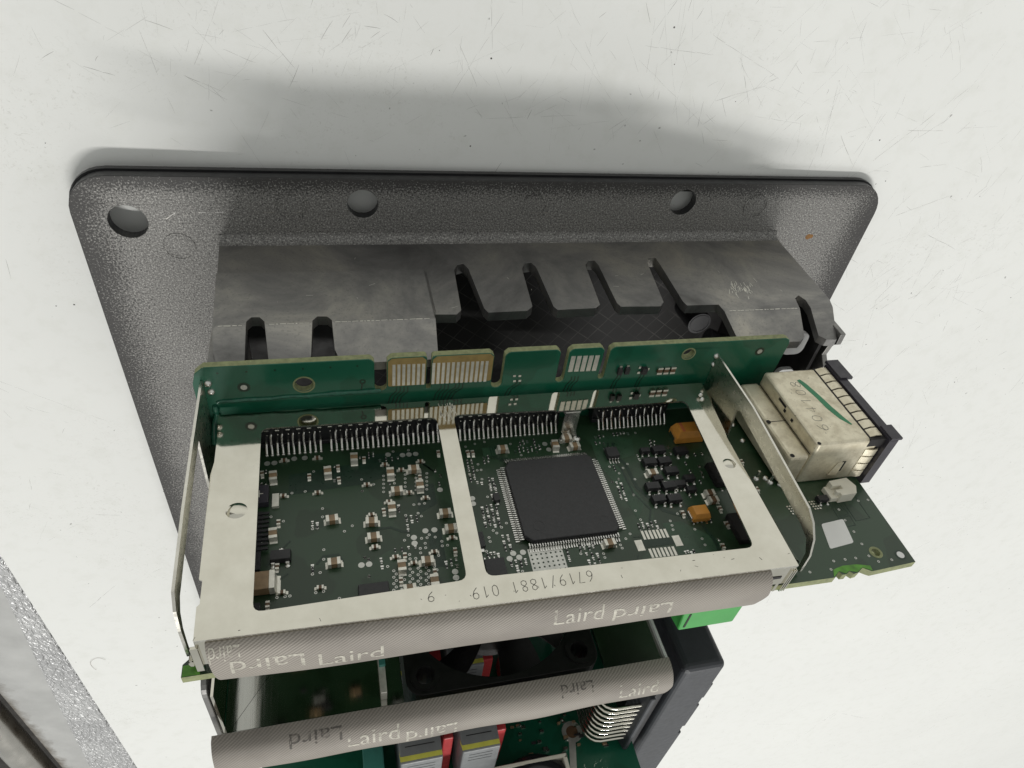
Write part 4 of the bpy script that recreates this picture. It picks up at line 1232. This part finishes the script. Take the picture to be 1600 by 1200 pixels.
# white wire connector
x, z = 53.6, 74.6
q = MB()
q.prism([(x - 2.2, z - 1.9), (x + 2.4, z - 2.3), (x + 3.3, z + 0.1), (x + 2.2, z + 1.9), (x - 1.5, z + 2.1), (x - 1.5, z + 1.3), (x - 2.2, z + 1.2), (x - 2.2, z + 0.5), (x - 0.2, z + 0.4), (x - 0.2, z - 0.5), (x - 2.2, z - 0.5)], [], 'xz', YP + 0.05, YP + 2.6)
q.box(x - 3.2, x - 0.3, YP + 0.05, YP + 1.3, z - 1.5, z + 1.7)
q.build('wire_socket', 'nylon_white', main, None, 0.12)
# underside parts, seen in the polished sheet behind
q = MB()
yb = YP - 1.6
for i in range(70):
    x, z = rnd.uniform(-66, 14), rnd.uniform(60, 90)
    s = rnd.choice((0.4, 0.6, 1.2))
    q.box(x - s, x + s, yb - s, yb - 0.01, z - s * 0.6, z + s * 0.6, rnd.choice((0, 1, 1, 2)))
q.build('underside_parts', ['pad_silver', 'chip_black', 'ceramic_tan'], main, kind='stuff')

# ------------------------------------------------------------------ tinned shield frame over the main board
TS = 0.35
def zend(x):                     # free edge of the frame, slightly skewed
    return 92.57 + (x + 69.6) * 0.0174
ol = [(-70.2, 46.6), (31.6, 46.6), (30.0, 61.5), (29.6, 63.5), (28.3, zend(28.3)), (-69.8, zend(-69.8)), (-69.9, 87.1), (-69.5, 86.7), (-69.5, 82.7), (-70.0, 82.4), (-70.2, 61.5), (-69.8, 58.6), (-69.8, 51.7)]
w1 = rpoly([(-62.2, 51.0), (-29.2, 51.4), (-29.6, 88.5), (-62.0, 89.2)], 1.5, 4)
w2 = rpoly([(-25.8, 51.1), (-5.0, 51.8), (-4.4, 52.2), (1.7, 52.2), (2.5, 51.8), (25.3, 51.9), (22.0, 89.6), (-26.4, 88.4)], 1.5, 4)
b = MB()
b.prism(ol, [w1, w2], 'xz', YS - TS, YS, 0, 1, 1)
shield = b.build('shield_frame', ['tin', 'tin_edge'], unit)
# right-hand bent flange
b = MB()
pr = [(31.6, 47.0), (30.0, 61.5), (29.6, 63.5), (28.3, 92.4)]
n = len(pr)
inner = [(p[0] + 0.01, YS - 0.02, p[1]) for p in pr]
outer = [(p[0] + (2.3 if p[1] < 61 or p[1] > 64 else 1.8), YS - 2.3, p[1]) for p in pr]
low = [(q[0], q[1] - 0.3, q[2]) for q in outer]
low2 = [(q[0], q[1] - 0.3, q[2]) for q in inner]
vs = inner + outer + low + low2
fs = []
for i in range(n - 1):
    for a, c in ((0, 1), (1, 2), (2, 3)):
        fs.append((a * n + i, a * n + i + 1, c * n + i + 1, c * n + i))
b.add(vs, fs)
b.build('bent_flange', 'tin', shield)
# front lip folding down to the board
b = MB()
def lip(x0, x1, y0, y1, dz=0.0):
    b.hexa([(x0, y0, zend(x0) - 0.3 + dz), (x1, y0, zend(x1) - 0.3 + dz), (x1, y1, zend(x1) - 0.3 + dz), (x0, y1, zend(x0) - 0.3 + dz),
            (x0, y0, zend(x0) + dz), (x1, y0, zend(x1) + dz), (x1, y1, zend(x1) + dz), (x0, y1, zend(x0) + dz)])
lip(-69.8, 28.2, YS - 2.6, YS - 0.02)
lip(-69.8, -66, YS - 7.0, YS - 2.6)
lip(21.6, 23.6, YS - 8.0, YS - 2.6)
lip(23.6, 27.7, YS - 5.6, YS - 2.6)
lip(26.2, 26.8, YS - 8.0, YS - 5.6)
b.build('front_lip', 'tin', shield, None, 0.08, 1)
b = MB()
b.box(24.2, 26.2, YS - 3.6, YS - 2.9, zend(25) + 0.01, zend(25) + 0.1)
b.build('lip_slot', 'inner_black', shield)
b = MB()
for k in range(3):
    b.box(27.4 + k * 0.45, 27.62 + k * 0.45, YS - 7.8, YS - 1.2, 93.0, 94.6)
b.build('clip_fold', 'tin', shield, None, 0.08, 1)
b = MB()
b.box(-71.6, -70.2, YS - 7.7, YS - 6.4, 91.0, 92.4)
b.box(-70.6, -69.4, YS - 8.1, YS - 1.6, 92.4, 93.0)
b.dome((-71.0, YS - 6.6, 92.2), 'z', 0.6, 0.6, 10)
b.build('clip_fold', 'tin', shield, None, 0.1, 1)
# dimples
for x, z in ((-65.4, 69.9), (26.7, 70.3)):
    b = MB()
    rr = 1.75 if x < 0 else 1.35
    vs, fs = [], []
    prof = [(1.0, -0.01), (0.93, 0.05), (0.8, 0.16), (0.62, 0.27), (0.42, 0.35), (0.2, 0.39), (0.0, 0.40)]
    seg = 28
    for r, h in prof[:-1]:
        for k in range(seg):
            a = 2 * math.pi * k / seg
            vs.append((x + rr * r * math.cos(a), YS + h, z + rr * 0.95 * r * math.sin(a)))
    vs.append((x, YS + prof[-1][1], z))
    for i in range(len(prof) - 2):
        for k in range(seg):
            fs.append((i * seg + k, i * seg + (k + 1) % seg, (i + 1) * seg + (k + 1) % seg, (i + 1) * seg + k))
    for k in range(seg):
        fs.append(((len(prof) - 2) * seg + k, (len(prof) - 2) * seg + (k + 1) % seg, len(vs) - 1))
    b.add(vs, fs)
    b.build('dimple', 'tin', shield, 70)
# end walls with a big window: a strap remains at the top
def end_wall(x, top, label):
    pts = [(y + 0.0, z) for y, z in top]
    q = MB()
    q.prism(pts, [], 'yz', x - 0.22, x + 0.22, 0, 1)
    return q.build('end_wall', ['tin_soft', 'tin_edge'], shield)
arcR = [(-18.0, 45.1), (-18.2, 62.0), (-19.6, 74.0), (-21.0, 85.6), (-22.3, 88.0), (-24.6, 90.0), (-28.0, 91.2), (-33.0, 91.4),
        (-33.0, 90.6), (-28.4, 90.2), (-26.0, 88.6), (-25.2, 86.0), (-23.4, 72.0), (-22.2, 61.0), (-22.0, 59.2), (-22.8, 58.0), (-30.5, 58.8), (-33.4, 58.8), (-33.4, 45.1)]
end_wall(33.9, arcR, '')
arcL = [(-17.6, 45.1), (-17.8, 60.0), (-18.3, 74.0), (-19.6, 87.6), (-22.0, 89.4), (-26.0, 90.2), (-31.0, 90.4), (-33.0, 90.4),
        (-33.0, 89.7), (-30.5, 89.6), (-26.8, 89.2), (-24.2, 88.2), (-22.8, 86.4), (-21.6, 74.0), (-21.0, 60.0), (-21.0, 57.0), (-30.5, 57.5), (-33.4, 57.5), (-33.4, 45.1)]
o = end_wall(-72.0, arcL, '')
# soldered ground tab between the headers
b = MB()
b.box(-2.6, 1.2, YS - 0.9, YS - 0.4, 51.7, 52.2)
b.box(-2.2, 1.0, YP + 2.2, YS - 0.7, 51.9, 52.3)
b.hexa([(-1.6, YP, 52.2), (-1.6, YP, 52.6), (1.6, YP, 52.6), (1.6, YP, 52.2), (-2.0, YP + 2.3, 51.9), (-2.0, YP + 2.3, 52.3), (1.1, YP + 2.3, 52.3), (1.1, YP + 2.3, 51.9)])
b.dome((-1.5, YP, 52.6), 'y', 1.0, 0.8, 14)
b.dome((1.5, YP, 52.5), 'y', 1.0, 0.8, 14)
b.build('ground_tab', 'solder', shield, 40)
for x, z in ((29.6, 50.3), (29.3, 51.7)):
    b = MB()
    b.dome((x, YS, z), 'y', 0.55, 0.5, 10)
    b.build('solder_joint', 'solder', shield, 60)
# painted reflection of the contact fingers where the rib meets the frame, and scuffs
b = MB()
for i in range(34):
    x = -28.4 + rnd.uniform(0, 3.2)
    z = 47.4 + rnd.uniform(0, 3.6)
    b.strip([(x, YS + 0.003, z), (x + rnd.uniform(-0.25, 0.25), YS + 0.003, z + rnd.uniform(0.6, 2.0))], rnd.uniform(0.06, 0.16), (0, 1, 0), 0.012)
b.build('finger_reflection', 'contact_tin', shield, kind='stuff')
b = MB()
for i in range(46):
    x, z = rnd.uniform(-70, 30), rnd.choice((rnd.uniform(89.9, 92.3), rnd.uniform(55, 90)))
    if z < 89.8 and not (-69 < x < -63 or 25.8 < x < 27.4 or -29 < x < -27):
        continue
    a = rnd.uniform(0, 3.1)
    b.strip([(x, YS + 0.003, z), (x + math.cos(a) * rnd.uniform(0.15, 0.7), YS + 0.003, z + math.sin(a) * rnd.uniform(0.15, 0.7))], rnd.uniform(0.05, 0.12), (0, 1, 0), 0.01)
for k in range(0):
    a0, a1 = 2.2 + k * 0.3, 2.2 + (k + 1) * 0.3
    b.strip([(-65.6 + 1.6 * math.cos(a0), YS + 0.003, 88.4 - 1.6 * math.sin(a0) * -1), (-65.6 + 1.6 * math.cos(a1), YS + 0.003, 88.4 + 1.6 * math.sin(a1))], 0.16, (0, 1, 0), 0.012)
b.build('scuffs', 'engraved_grey', shield, kind='stuff')
# engraved number, upside down to the camera
b = MB()
def engrave(txt, x0, z0, x1, z1, h, y, w, plane_n=(0, 1, 0), dots=True):
    # text baseline from (x0,z0) to (x1,z1) on a board plane; letters grow to the left of travel seen from above the surface
    d = Vector((x1 - x0, 0, z1 - z0))
    L = d.length
    d.normalize()
    up = Vector((0, 1, 0)).cross(d)          # in-plane normal
    cell = L / len(txt)
    for i, ch in enumerate(txt):
        for st in STROKE.get(ch, []):
            pts = []
            for (u, v) in st:
                q = Vector((x0, y, z0)) + d * (i * cell + u * cell * 1.15) + up * (v * h)
                pts.append(tuple(q))
            b.strip(pts, w, (0, 1, 0), 0.012)
engrave('6719/1881 019', -8.9, 89.8, -29.8, 90.15, 2.0, YS + 0.004, 0.13)
engrave('9', -35.2, 89.8, -36.8, 89.8, 1.7, YS + 0.004, 0.13)
b.build('engraved_number', 'engraved_grey', shield)

# ------------------------------------------------------------------ network socket
jack = bpy.data.objects.new('network_socket', None)
COL.objects.link(jack)
jack.parent = unit
JT, JS = -21.7, -25.0
b = MB()
b.box(45.6, 61.0, YP + 0.02, JT, 47.8, 70.6)
b.build('steel_shell', 'shell', jack, None, 0.7, 3)
b = MB()
b.box(40.7, 45.58, YP + 0.6, JS, 47.6, 70.5)
b.build('shell_step', 'shell', jack, None, 0.9, 3)
b = MB()                                            # folded seams, holes and slots
b.box(45.3, 45.5, JS + 0.02, JS + 0.05, 48, 70.2)
b.cyl((46.0, JT + 0.02, 70.2), 'y', 0.42, 0.06, 10)
b.cyl((41.3, JS + 0.02, 70.0), 'y', 0.5, 0.06, 10)
b.cyl((41.2, JS + 0.02, 60.2), 'y', 0.55, 0.06, 10)
b.box(41.4, 45.3, JS + 0.01, JS + 0.035, 60.12, 60.28)
for z in (58.2, 61.2):
    b.box(45.5, 45.57, JS + 1.0, JS + 1.7, z, z + 0.7)
b.box(45.52, 45.575, JS + 1.9, JS + 2.5, 55.5, 58.4)
b.hexa([(53.0, -30.9, 70.58), (55.4, -30.9, 70.58), (55.4, -27.8, 70.58), (54.6, -27.8, 70.58), (53.0, -30.9, 70.66), (55.4, -30.9, 70.66), (55.4, -27.8, 70.66), (54.6, -27.8, 70.66)])
b.build('shell_openings', 'inner_black', jack)
b = MB()
b.hexa([(52.4, -31.6, 70.62), (54.3, -31.6, 70.62), (54.9, -28.0, 70.62), (53.4, -28.0, 70.62), (52.4, -31.6, 71.0), (54.3, -31.6, 71.2), (54.9, -28.0, 70.75), (53.4, -28.0, 70.75)])
b.build('shell_latch', 'shell', jack, None, 0.1, 1)
def spring(pa, pb, h, ax):
    pass
for k in range(9):                                  # spring fingers along the top edge
    z0 = 48.3 + k * 2.43
    b = MB()
    pth = [(58.6, JT + 0.10), (60.0, JT + 0.55), (61.2, JT + 0.5), (62.0, JT - 0.4)]
    vs = []
    for x, y in pth:
        vs += [(x, y, z0), (x, y, z0 + 2.05), (x, y - 0.3, z0 + 2.05), (x, y - 0.3, z0)]
    fs = []
    for i in range(3):
        for q in range(4):
            fs.append((i * 4 + q, i * 4 + (q + 1) % 4, i * 4 + 4 + (q + 1) % 4, i * 4 + 4 + q))
    b.add(vs, fs + [(0, 1, 2, 3), (12, 13, 14, 15)])
    b.build('spring_finger', 'shell', jack, 60)
for k in range(4):                                  # and down the near side
    y0 = -24.5 - k * 2.2
    b = MB()
    pth = [(58.4, 70.70), (60.0, 71.1), (61.2, 71.0), (62.0, 70.2)]
    vs = []
    for x, z in pth:
        vs += [(x, y0, z), (x, y0 - 1.85, z), (x, y0 - 1.85, z - 0.3), (x, y0, z - 0.3)]
    fs = []
    for i in range(3):
        for q in range(4):
            fs.append((i * 4 + q, i * 4 + (q + 1) % 4, i * 4 + 4 + (q + 1) % 4, i * 4 + 4 + q))
    b.add(vs, fs + [(0, 1, 2, 3), (12, 13, 14, 15)])
    b.build('spring_finger', 'shell', jack, 60)
b = MB()
b.box(58.2, 62.1, JT - 2.0, JT + 0.03, 47.9, 70.65)
b.box(60.8, 62.1, YP + 0.1, JT - 2.05, 47.9, 70.5)
b.build('finger_gap', 'inner_black', jack)
b = MB()
b.prism(rrect(47.0, 71.6, YP - 1.4, JT + 0.5, 0.5), [], 'xy', 0, 1)
b.v = [(62.1 + (z) * 2.2, y, x) for x, y, z in b.v]
b.box(62.3, 65.6, JT + 0.3, JT + 1.0, 46.4, 52.6)
b.box(62.3, 65.0, JT + 0.3, JT + 0.9, 67.6, 71.6)
b.build('black_bezel', 'bezel_charcoal', jack, None, 0.3, 2)
b = MB()
pts = [(52.4, 51.3), (53.0, 53.0), (54.0, 57.0), (54.6, 60.5), (55.6, 63.8), (56.7, 65.9)]
wd = [0.9, 1.25, 1.3, 1.45, 1.2, 0.4]
vs = []
for (x, z), w in zip(pts, wd):
    vs += [(x - w / 2, JT + 0.012, z + w * 0.2), (x + w / 2, JT + 0.012, z - w * 0.2), (x + w / 2, JT + 0.03, z - w * 0.2), (x - w / 2, JT + 0.03, z + w * 0.2)]
fs = []
for i in range(len(pts) - 1):
    for q in range(4):
        fs.append((i * 4 + q, i * 4 + (q + 1) % 4, i * 4 + 4 + (q + 1) % 4, i * 4 + 4 + q))
b.add(vs, fs + [(0, 1, 2, 3), (20, 21, 22, 23)])
b.build('green_pen_mark', 'green_ink', jack)
b = MB()
engrave('604108', 50.6, 67.0, 52.2, 51.0, 2.3, JT + 0.006, 0.12)
b.build('stamped_number', 'engraved_grey', jack)
b = MB()
for x in (37.3, 40.0, 43.0):
    b.cyl((x, YP, 68 + (x - 37) * 0.5), 'y', 0.28, 2.4, 8)
    b.dome((x, YP, 68 + (x - 37) * 0.5), 'y', 0.75, 0.7, 10)
b.build('socket_legs', 'solder', jack, 50)

# ------------------------------------------------------------------ fabric gaskets
def gasket(name_, x0, x1, prof, skew, words):
    # prof: (y, z) outline of the tube's visible side, from the frame edge outwards
    pts = [Vector((p[0], p[1])) for p in prof]
    # smooth the outline
    fine = []
    m = len(pts)
    for i in range(m - 1):
        p0, p1, p2, p3 = pts[max(i - 1, 0)], pts[i], pts[i + 1], pts[min(i + 2, m - 1)]
        for k in range(5):
            t = k / 5
            fine.append(0.5 * ((2 * p1) + (p2 - p0) * t + (2 * p0 - 5 * p1 + 4 * p2 - p3) * t * t + (3 * p1 - p0 - 3 * p2 + p3) * t ** 3))
    fine.append(pts[-1])
    acc = [0.0]
    for i in range(1, len(fine)):
        acc.append(acc[-1] + (fine[i] - fine[i - 1]).length)
    def at_s(s):
        s = max(0.0, min(acc[-1], s))
        for i in range(1, len(acc)):
            if acc[i] >= s:
                t = (s - acc[i - 1]) / max(1e-9, acc[i] - acc[i - 1])
                p = fine[i - 1].lerp(fine[i], t)
                d = (fine[i] - fine[i - 1]).normalized()
                return p, Vector((-d.y, d.x)) * -1
        return fine[-1], Vector((0, 1))
    nx = 90
    wob = [(rnd.uniform(0, 6.28), rnd.uniform(0.05, 0.3)) for _ in range(3)]
    def disp(x, s):
        return sum(math.sin(x * w * 1.0 + ph) for ph, w in wob) * 0.07 + 0.12 * math.sin(x * 0.045 + s * 0.3)
    def P(x, s, off=0.0):
        p, nn = at_s(s)
        k = disp(x, s) + off
        return (x, p.x + nn.x * k, p.y + nn.y * k + skew * (x - x0))
    ns = 26
    vs = []
    for i in range(nx + 1):
        for j in range(ns + 1):
            s = acc[-1] * j / ns
            xx = x0 + (x1 - x0) * i / nx
            if i == nx:
                xx -= max(0, s - 5.0) * 0.42
            if i == 0:
                xx += 0.08 * s
            vs.append(P(xx, s))
    fs = [(i * (ns + 1) + j, (i + 1) * (ns + 1) + j, (i + 1) * (ns + 1) + j + 1, i * (ns + 1) + j + 1) for i in range(nx) for j in range(ns)]
    o = len(vs)
    # closed back
    pb = [(p.x, p.y) for p in (fine[0], fine[-1])]
    for i in range(nx + 1):
        xx = x0 + (x1 - x0) * i / nx
        for j, s in ((0, 0.0), (1, acc[-1])):
            v = vs[i * (ns + 1) + (0 if j == 0 else ns)]
            vs.append((v[0], v[1], v[2] - 1.2))
    for i in range(nx):
        a, c = o + 2 * i, o + 2 * i + 2
        fs.append((a, a + 1, c + 1, c))
        fs.append((i * (ns + 1), o + 2 * i, o + 2 * i + 2, (i + 1) * (ns + 1)))
        fs.append((i * (ns + 1) + ns, (i + 1) * (ns + 1) + ns, o + 2 * i + 3, o + 2 * i + 1))
    for i in (0, nx):
        fs.append(tuple(i * (ns + 1) + j for j in range(ns + 1)) + (o + 2 * i + 1, o + 2 * i))
    q = MB()
    q.add(vs, fs)
    g = q.build('fabric_gasket', 'fabric', unit, 60)
    for txt, xa, xb, sa, sb, flip, ink in words:
        tv, tf, tw = text_shape(txt)
        w = MB()
        out = []
        for (u, v) in tv:
            uu, vv = u / tw, v / 0.73
            if flip:
                uu, vv = 1 - uu, 1 - vv
            out.append(P(xa + (xb - xa) * uu, sb + (sa - sb) * vv, 0.035))
        w.add(out, tf)
        w.build('printed_word', ink, g)
    return g
gasket('g', -68.4, 23.2, [(-25.9, 92.75), (-27.0, 94.0), (-29.8, 94.8), (-33.2, 94.5), (-36.4, 93.1), (-38.4, 91.3)], 0.0165, [
    ('Laird', -65.4, -54.6, 3.4, 6.9, True, 'ink_pale'),
    ('Laird', -53.4, -43.4, 3.9, 7.5, False, 'ink_pale'),
    ('Laird', -16.6, -7.8, 1.5, 4.9, False, 'ink_pale'),
    ('Laird', -6.0, 5.0, 3.1, 6.3, True, 'ink_pale'),
    ('Laird', -68.0, -63.6, 0.6, 3.6, True, 'ink_pale')])
gasket('g', -73.0, 15.0, [(-60.2, 92.4), (-61.0, 94.2), (-63.2, 95.6), (-66.0, 95.8), (-68.4, 94.8), (-70.2, 93.0)], 0.0, [
    ('Laird', -60.0, -50.5, 0.8, 3.6, True, 'ink_dark'),
    ('Laird', -50.3, -40.6, 2.0, 5.6, False, 'ink_pale'),
    ('Laird', -39.4, -29.4, 4.2, 7.6, True, 'ink_pale'),
    ('Laird', -9.0, -2.0, 0.6, 3.2, True, 'ink_dark'),
    ('Laird', 3.0, 11.8, 2.4, 5.8, False, 'ink_pale')])

# ------------------------------------------------------------------ second level: polished sheet, fan, connectors
Y2 = -62.5
b = MB()
b.prism([(-71.3, 46), (-39.2, 46), (-39.2, 91.0), (-71.3, 91.0)], [], 'xz', Y2 - 0.5, Y2)
b.box(-71.3, -39.2, Y2, Y2 + 1.2, 90.6, 91.0)
sheet = b.build('polished_sheet', 'brushed', unit, None, 0.1, 1)
b = MB()
b.prism([(1.8, 46), (14.6, 46), (15.2, 91.5), (1.8, 91.5)], [], 'xz', Y2 - 0.5, Y2)
b.build('polished_sheet', 'brushed', unit, None, 0.1, 1)
b = MB()
b.box(14.9, 15.5, Y2 - 0.6, Y2 + 1.0, 50, 91.4)
b.build('sheet_edge', 'label_white', unit)
b = MB()
b.prism(rpoly([(-48, 40), (-48, 88.6), (-70, 88.6), (-70, 40)], 3.0, 5), [], 'yz', -73.2, -72.3)
b.build('side_sheet', 'cast', unit, None, 0.1, 1)
b = MB()
b.box(-71.8, -71.35, -70, -50, 40, 89.0)
b.build('side_sheet', 'tin', unit)
b = MB()
b.box(-43.5, -42.3, Y2, Y2 + 3.0, 70, 89, 0)
b.box(-43.4, -42.2, Y2 + 3.0, Y2 + 3.8, 78, 84, 1)
b.build('edge_strip', ['contact_tin', 'teal_plastic'], unit, None, 0.1, 1)

fan = bpy.data.objects.new('cooling_fan', None)
COL.objects.link(fan)
fan.parent = unit
fx, fz, FY = -18.7, 69.9, Y2 + 0.6
b = MB()
corner = [circle(fx + sx * 16.0, fz + sz * 16.0, 1.8, 16) for sx in (-1, 1) for sz in (-1, 1)]
b.prism(rrect(fx - 19.8, fx + 19.8, fz - 19.8, fz + 19.8, 3.2, 6), [circle(fx, fz, 18.6, 56)] + corner, 'xz', FY - 10, FY)
b.build('fan_frame', 'fan_black', fan, None, 0.5, 2)
for sx in (-1, 1):
    for sz in (-1, 1):
        b = MB()
        b.ring((fx + sx * 16, FY - 0.02, fz + sz * 16), 'y', 1.85, 2.9, 0.35, 28)
        b.build('screw_boss', 'fan_black', fan)
b = MB()
b.cyl((fx, FY - 9, fz), 'y', 10.0, 8.0, 40)
b.cyl((fx, FY - 1.2, fz), 'y', 9.4, 0.5, 40, 0, 8.6)
b.build('fan_hub', 'fan_black', fan, 40, 0.3)
for k in range(7):
    a0 = 2 * math.pi * k / 7 + 0.32
    q = MB()
    vs, fs = [], []
    for i in range(7):
        r = 9.2 + i * 1.48
        for j in range(6):
            t = j / 5
            a = a0 + (t - 0.5) * (0.52 - 0.01 * i) + i * 0.022
            vs.append((fx + r * math.cos(a), FY - 1.6 - 6.0 * t - 0.8 * math.sin(math.pi * t), fz + r * math.sin(a)))
    top = len(vs)
    vs += [(v[0], v[1] - 0.5, v[2]) for v in vs]
    for i in range(6):
        for j in range(5):
            f = (i * 6 + j, i * 6 + j + 1, (i + 1) * 6 + j + 1, (i + 1) * 6 + j)
            fs += [f, tuple(v + top for v in reversed(f))]
    rim = [j for j in range(6)] + [i * 6 + 5 for i in range(1, 7)] + [36 + j for j in range(4, -1, -1)] + [i * 6 for i in range(5, 0, -1)]
    for i in range(len(rim)):
        a, c = rim[i], rim[(i + 1) % len(rim)]
        fs.append((a, c, c + top, a + top))
    q.add(vs, fs)
    q.build('fan_blade', 'fan_black', fan, 40)

b = MB()          # green terminal block under the main board
b.hexa([(11.0, -45.2, 87), (23.6, -45.2, 87), (23.6, YP - 1.7, 87), (11.0, YP - 1.7, 87), (11.6, -44.8, 93.2), (23.2, -44.8, 93.2), (23.4, YP - 1.7, 93.2), (10.6, YP - 1.7, 93.2)])
gt = b.build('terminal_block', 'green_plastic', unit, None, 0.35, 2)
b = MB()
b.box(12.2, 12.6, -43.6, -39.0, 93.21, 93.3)
b.build('terminal_slot', 'inner_black', gt)

Y3_ = -104.5
blk = bpy.data.objects.new('edge_connector', None)
COL.objects.link(blk)
blk.parent = unit
b = MB()
b.prism([(-65, 40), (-150, 40), (-150, 92.8), (-65, 92.8)], [], 'yz', 19.6, 30.0)
b.build('connector_body', 'plastic_charcoal', blk, None, 1.6, 4)
for ya, yb, xo in ((-83, -76, 30.5), (-99, -87, 30.7), (-148, -103, 30.9)):
    b = MB()
    b.box(29.6, xo, ya, yb, 60, 92.2)
    b.build('keying_rib', 'plastic_charcoal', blk, None, 0.2, 1)
b = MB()
b.box(17.2, 19.5, -122, -78, 70, 91.2)
b.build('pin_carrier', 'plastic_black', blk, None, 0.3, 1)
b = MB()
b.hexa([(13.6, -104, 88), (14.8, -104, 88), (14.8, -76, 88), (13.6, -76, 88), (14.8, -104, 93.2), (16.0, -104, 93.2), (16.0, -76, 93.2), (14.8, -76, 93.2)])
b.build('pin_comb', 'plastic_charcoal', blk, None, 0.2, 1)
for k in range(9):
    y = -82.0 - k * 2.25
    b = MB()
    b.tube([(5.2, y, 60), (5.2, y, 87.0), (5.3, y, 88.4), (5.7, y, 89.6), (6.4, y, 90.5), (7.4, y, 91.1), (8.6, y, 91.4), (16.0, y, 91.6)], 0.42, 10)
    b.build('contact_pin', 'tin', blk, 50)

# ------------------------------------------------------------------ third level: power board
Y3 = -104.5
b = MB()
b.prism([(-70, 40), (18, 40), (18, 112), (-70, 112)], [], 'xz', Y3 - 1.6, Y3, 0, 1, 1)
power = b.build('power_board', ['mask_green', 'board_edge'], unit)
b = MB()
b.ring((3.6, Y3, 86.6), 'y', 1.5, 2.6, 0.08, 24)
b.cyl((3.6, Y3, 86.6), 'y', 1.5, 0.02, 20, 1)
b.strip([(3.0, Y3 + 0.01, 88.8), (1.4, Y3 + 0.01, 95.4), (4.2, Y3 + 0.01, 96.6)], 1.7, (0, 1, 0), 0.06)
b.build('tinned_track', ['pad_silver', 'ceramic_brown'], power)
b = MB()
for i in range(60):
    x, z = rnd.uniform(-12, 12), rnd.uniform(78, 92)
    s = rnd.uniform(0.25, 0.6)
    b.box(x - s, x + s, Y3 + 0.01, Y3 + rnd.uniform(0.1, 0.9), z - s * 0.6, z + s * 0.6, rnd.choice((0, 0, 1, 2)))
b.build('small_parts', ['solder', 'chip_black', 'ceramic_tan'], power, kind='stuff')
def wound_block(x0, x1, z0, z1, y1):
    r = bpy.data.objects.new('grey_relay', None)
    COL.objects.link(r)
    r.parent = unit
    q = MB()
    q.box(x0, x1, Y3 + 0.05, y1, z0, z1)
    q.build('relay_case', 'grey_plastic', r, None, 0.35, 2)
    q = MB()
    q.box(x0 + 0.3, x1 - 0.1, y1 - 0.02, y1 + 0.03, z1 - 1.5, z1 - 0.5)
    q.hexa([(x0 - 0.03, y1 - 1.6, z1 - 3.4), (x0 + 0.3, y1 - 1.6, z1 - 3.4), (x0 + 0.3, y1 - 1.6, z1 - 2.4), (x0 - 0.03, y1 - 1.6, z1 - 2.4), (x0 - 0.03, y1 + 0.02, z1 - 1.5), (x0 + 0.3, y1 + 0.02, z1 - 1.5), (x0 + 0.3, y1 + 0.02, z1 - 0.5), (x0 - 0.03, y1 + 0.02, z1 - 0.5)])
    q.build('yellow_stripe', 'yellow_mark', r)
    q = MB()
    for k in range(3):
        q.box(x0 + 1.2, x1 - 1.4, y1 + 0.0, y1 + 0.025, z1 - 3.4 - k * 1.7, z1 - 3.2 - k * 1.7)
        q.box(x0 + 1.4, x1 - 1.6, y1 - 2.0 - k * 1.5, y1 - 1.8 - k * 1.5, z1, z1 + 0.03)
    q.build('printed_lines', 'chip_black', r)
for zz in (94.2, 76.0):
    wound_block(-27.0, -18.8, zz - 13, zz, -82.5)
    wound_block(-40.0, -31.2, zz - 13, zz, -82.5)
for x0, x1, z1 in ((-30.2, -28.0, 89.5), (-18.4, -16.2, 89.8), (-30.6, -28.0, 73.5), (-18.4, -15.8, 73.5), (-12, -9, 72.0)):
    b = MB()
    b.box(x0, x1, Y3 + 0.05, -86.0, z1 - 5, z1)
    b.build('red_clip', 'red_plastic', unit, None, 0.3, 2)
b = MB()
b.box(-47.5, -43.2, Y3 + 0.05, -87, 80, 95.0)
b.build('teal_block', 'teal_plastic', unit, None, 0.3, 2)
coil = bpy.data.objects.new('toroid_coil', None)
COL.objects.link(coil)
coil.parent = unit
cc3 = (-9.5, Y3 + 5.0, 101.5)
def torus(R, r, nseg, ns, a0=0.0, a1=2 * math.pi):
    q = MB()
    vs, fs = [], []
    for i in range(nseg + 1):
        a = a0 + (a1 - a0) * i / nseg
        for k in range(ns):
            t = 2 * math.pi * k / ns
            rr = R + r * math.cos(t)
            vs.append((cc3[0] + rr * math.cos(a), cc3[1] + r * math.sin(t), cc3[2] + rr * math.sin(a)))
    for i in range(nseg):
        for k in range(ns):
            fs.append((i * ns + k, i * ns + (k + 1) % ns, (i + 1) * ns + (k + 1) % ns, (i + 1) * ns + k))
    q.add(vs, fs)
    return q
torus(6.8, 3.2, 40, 16).build('ferrite_core', 'ferrite', coil, 60)
for i in range(14):
    a = math.radians(40 + i * 9)
    torus(6.8, 3.65, 2, 14, a, a + 0.12).build('copper_turn', 'copper', coil, 60)
b = MB()
for sz in (0, 1):
    b.box(-19, -1.5, Y3 + 0.05, Y3 + 8.2, 93.6 + sz * 16, 94.4 + sz * 16)
b.box(-2.4, -1.5, Y3 + 0.05, Y3 + 8.2, 94.4, 109.6)
b.build('coil_tray', 'nylon_white', coil, None, 0.15, 1)
for e_ in (jack, fan, blk, coil):
    pass
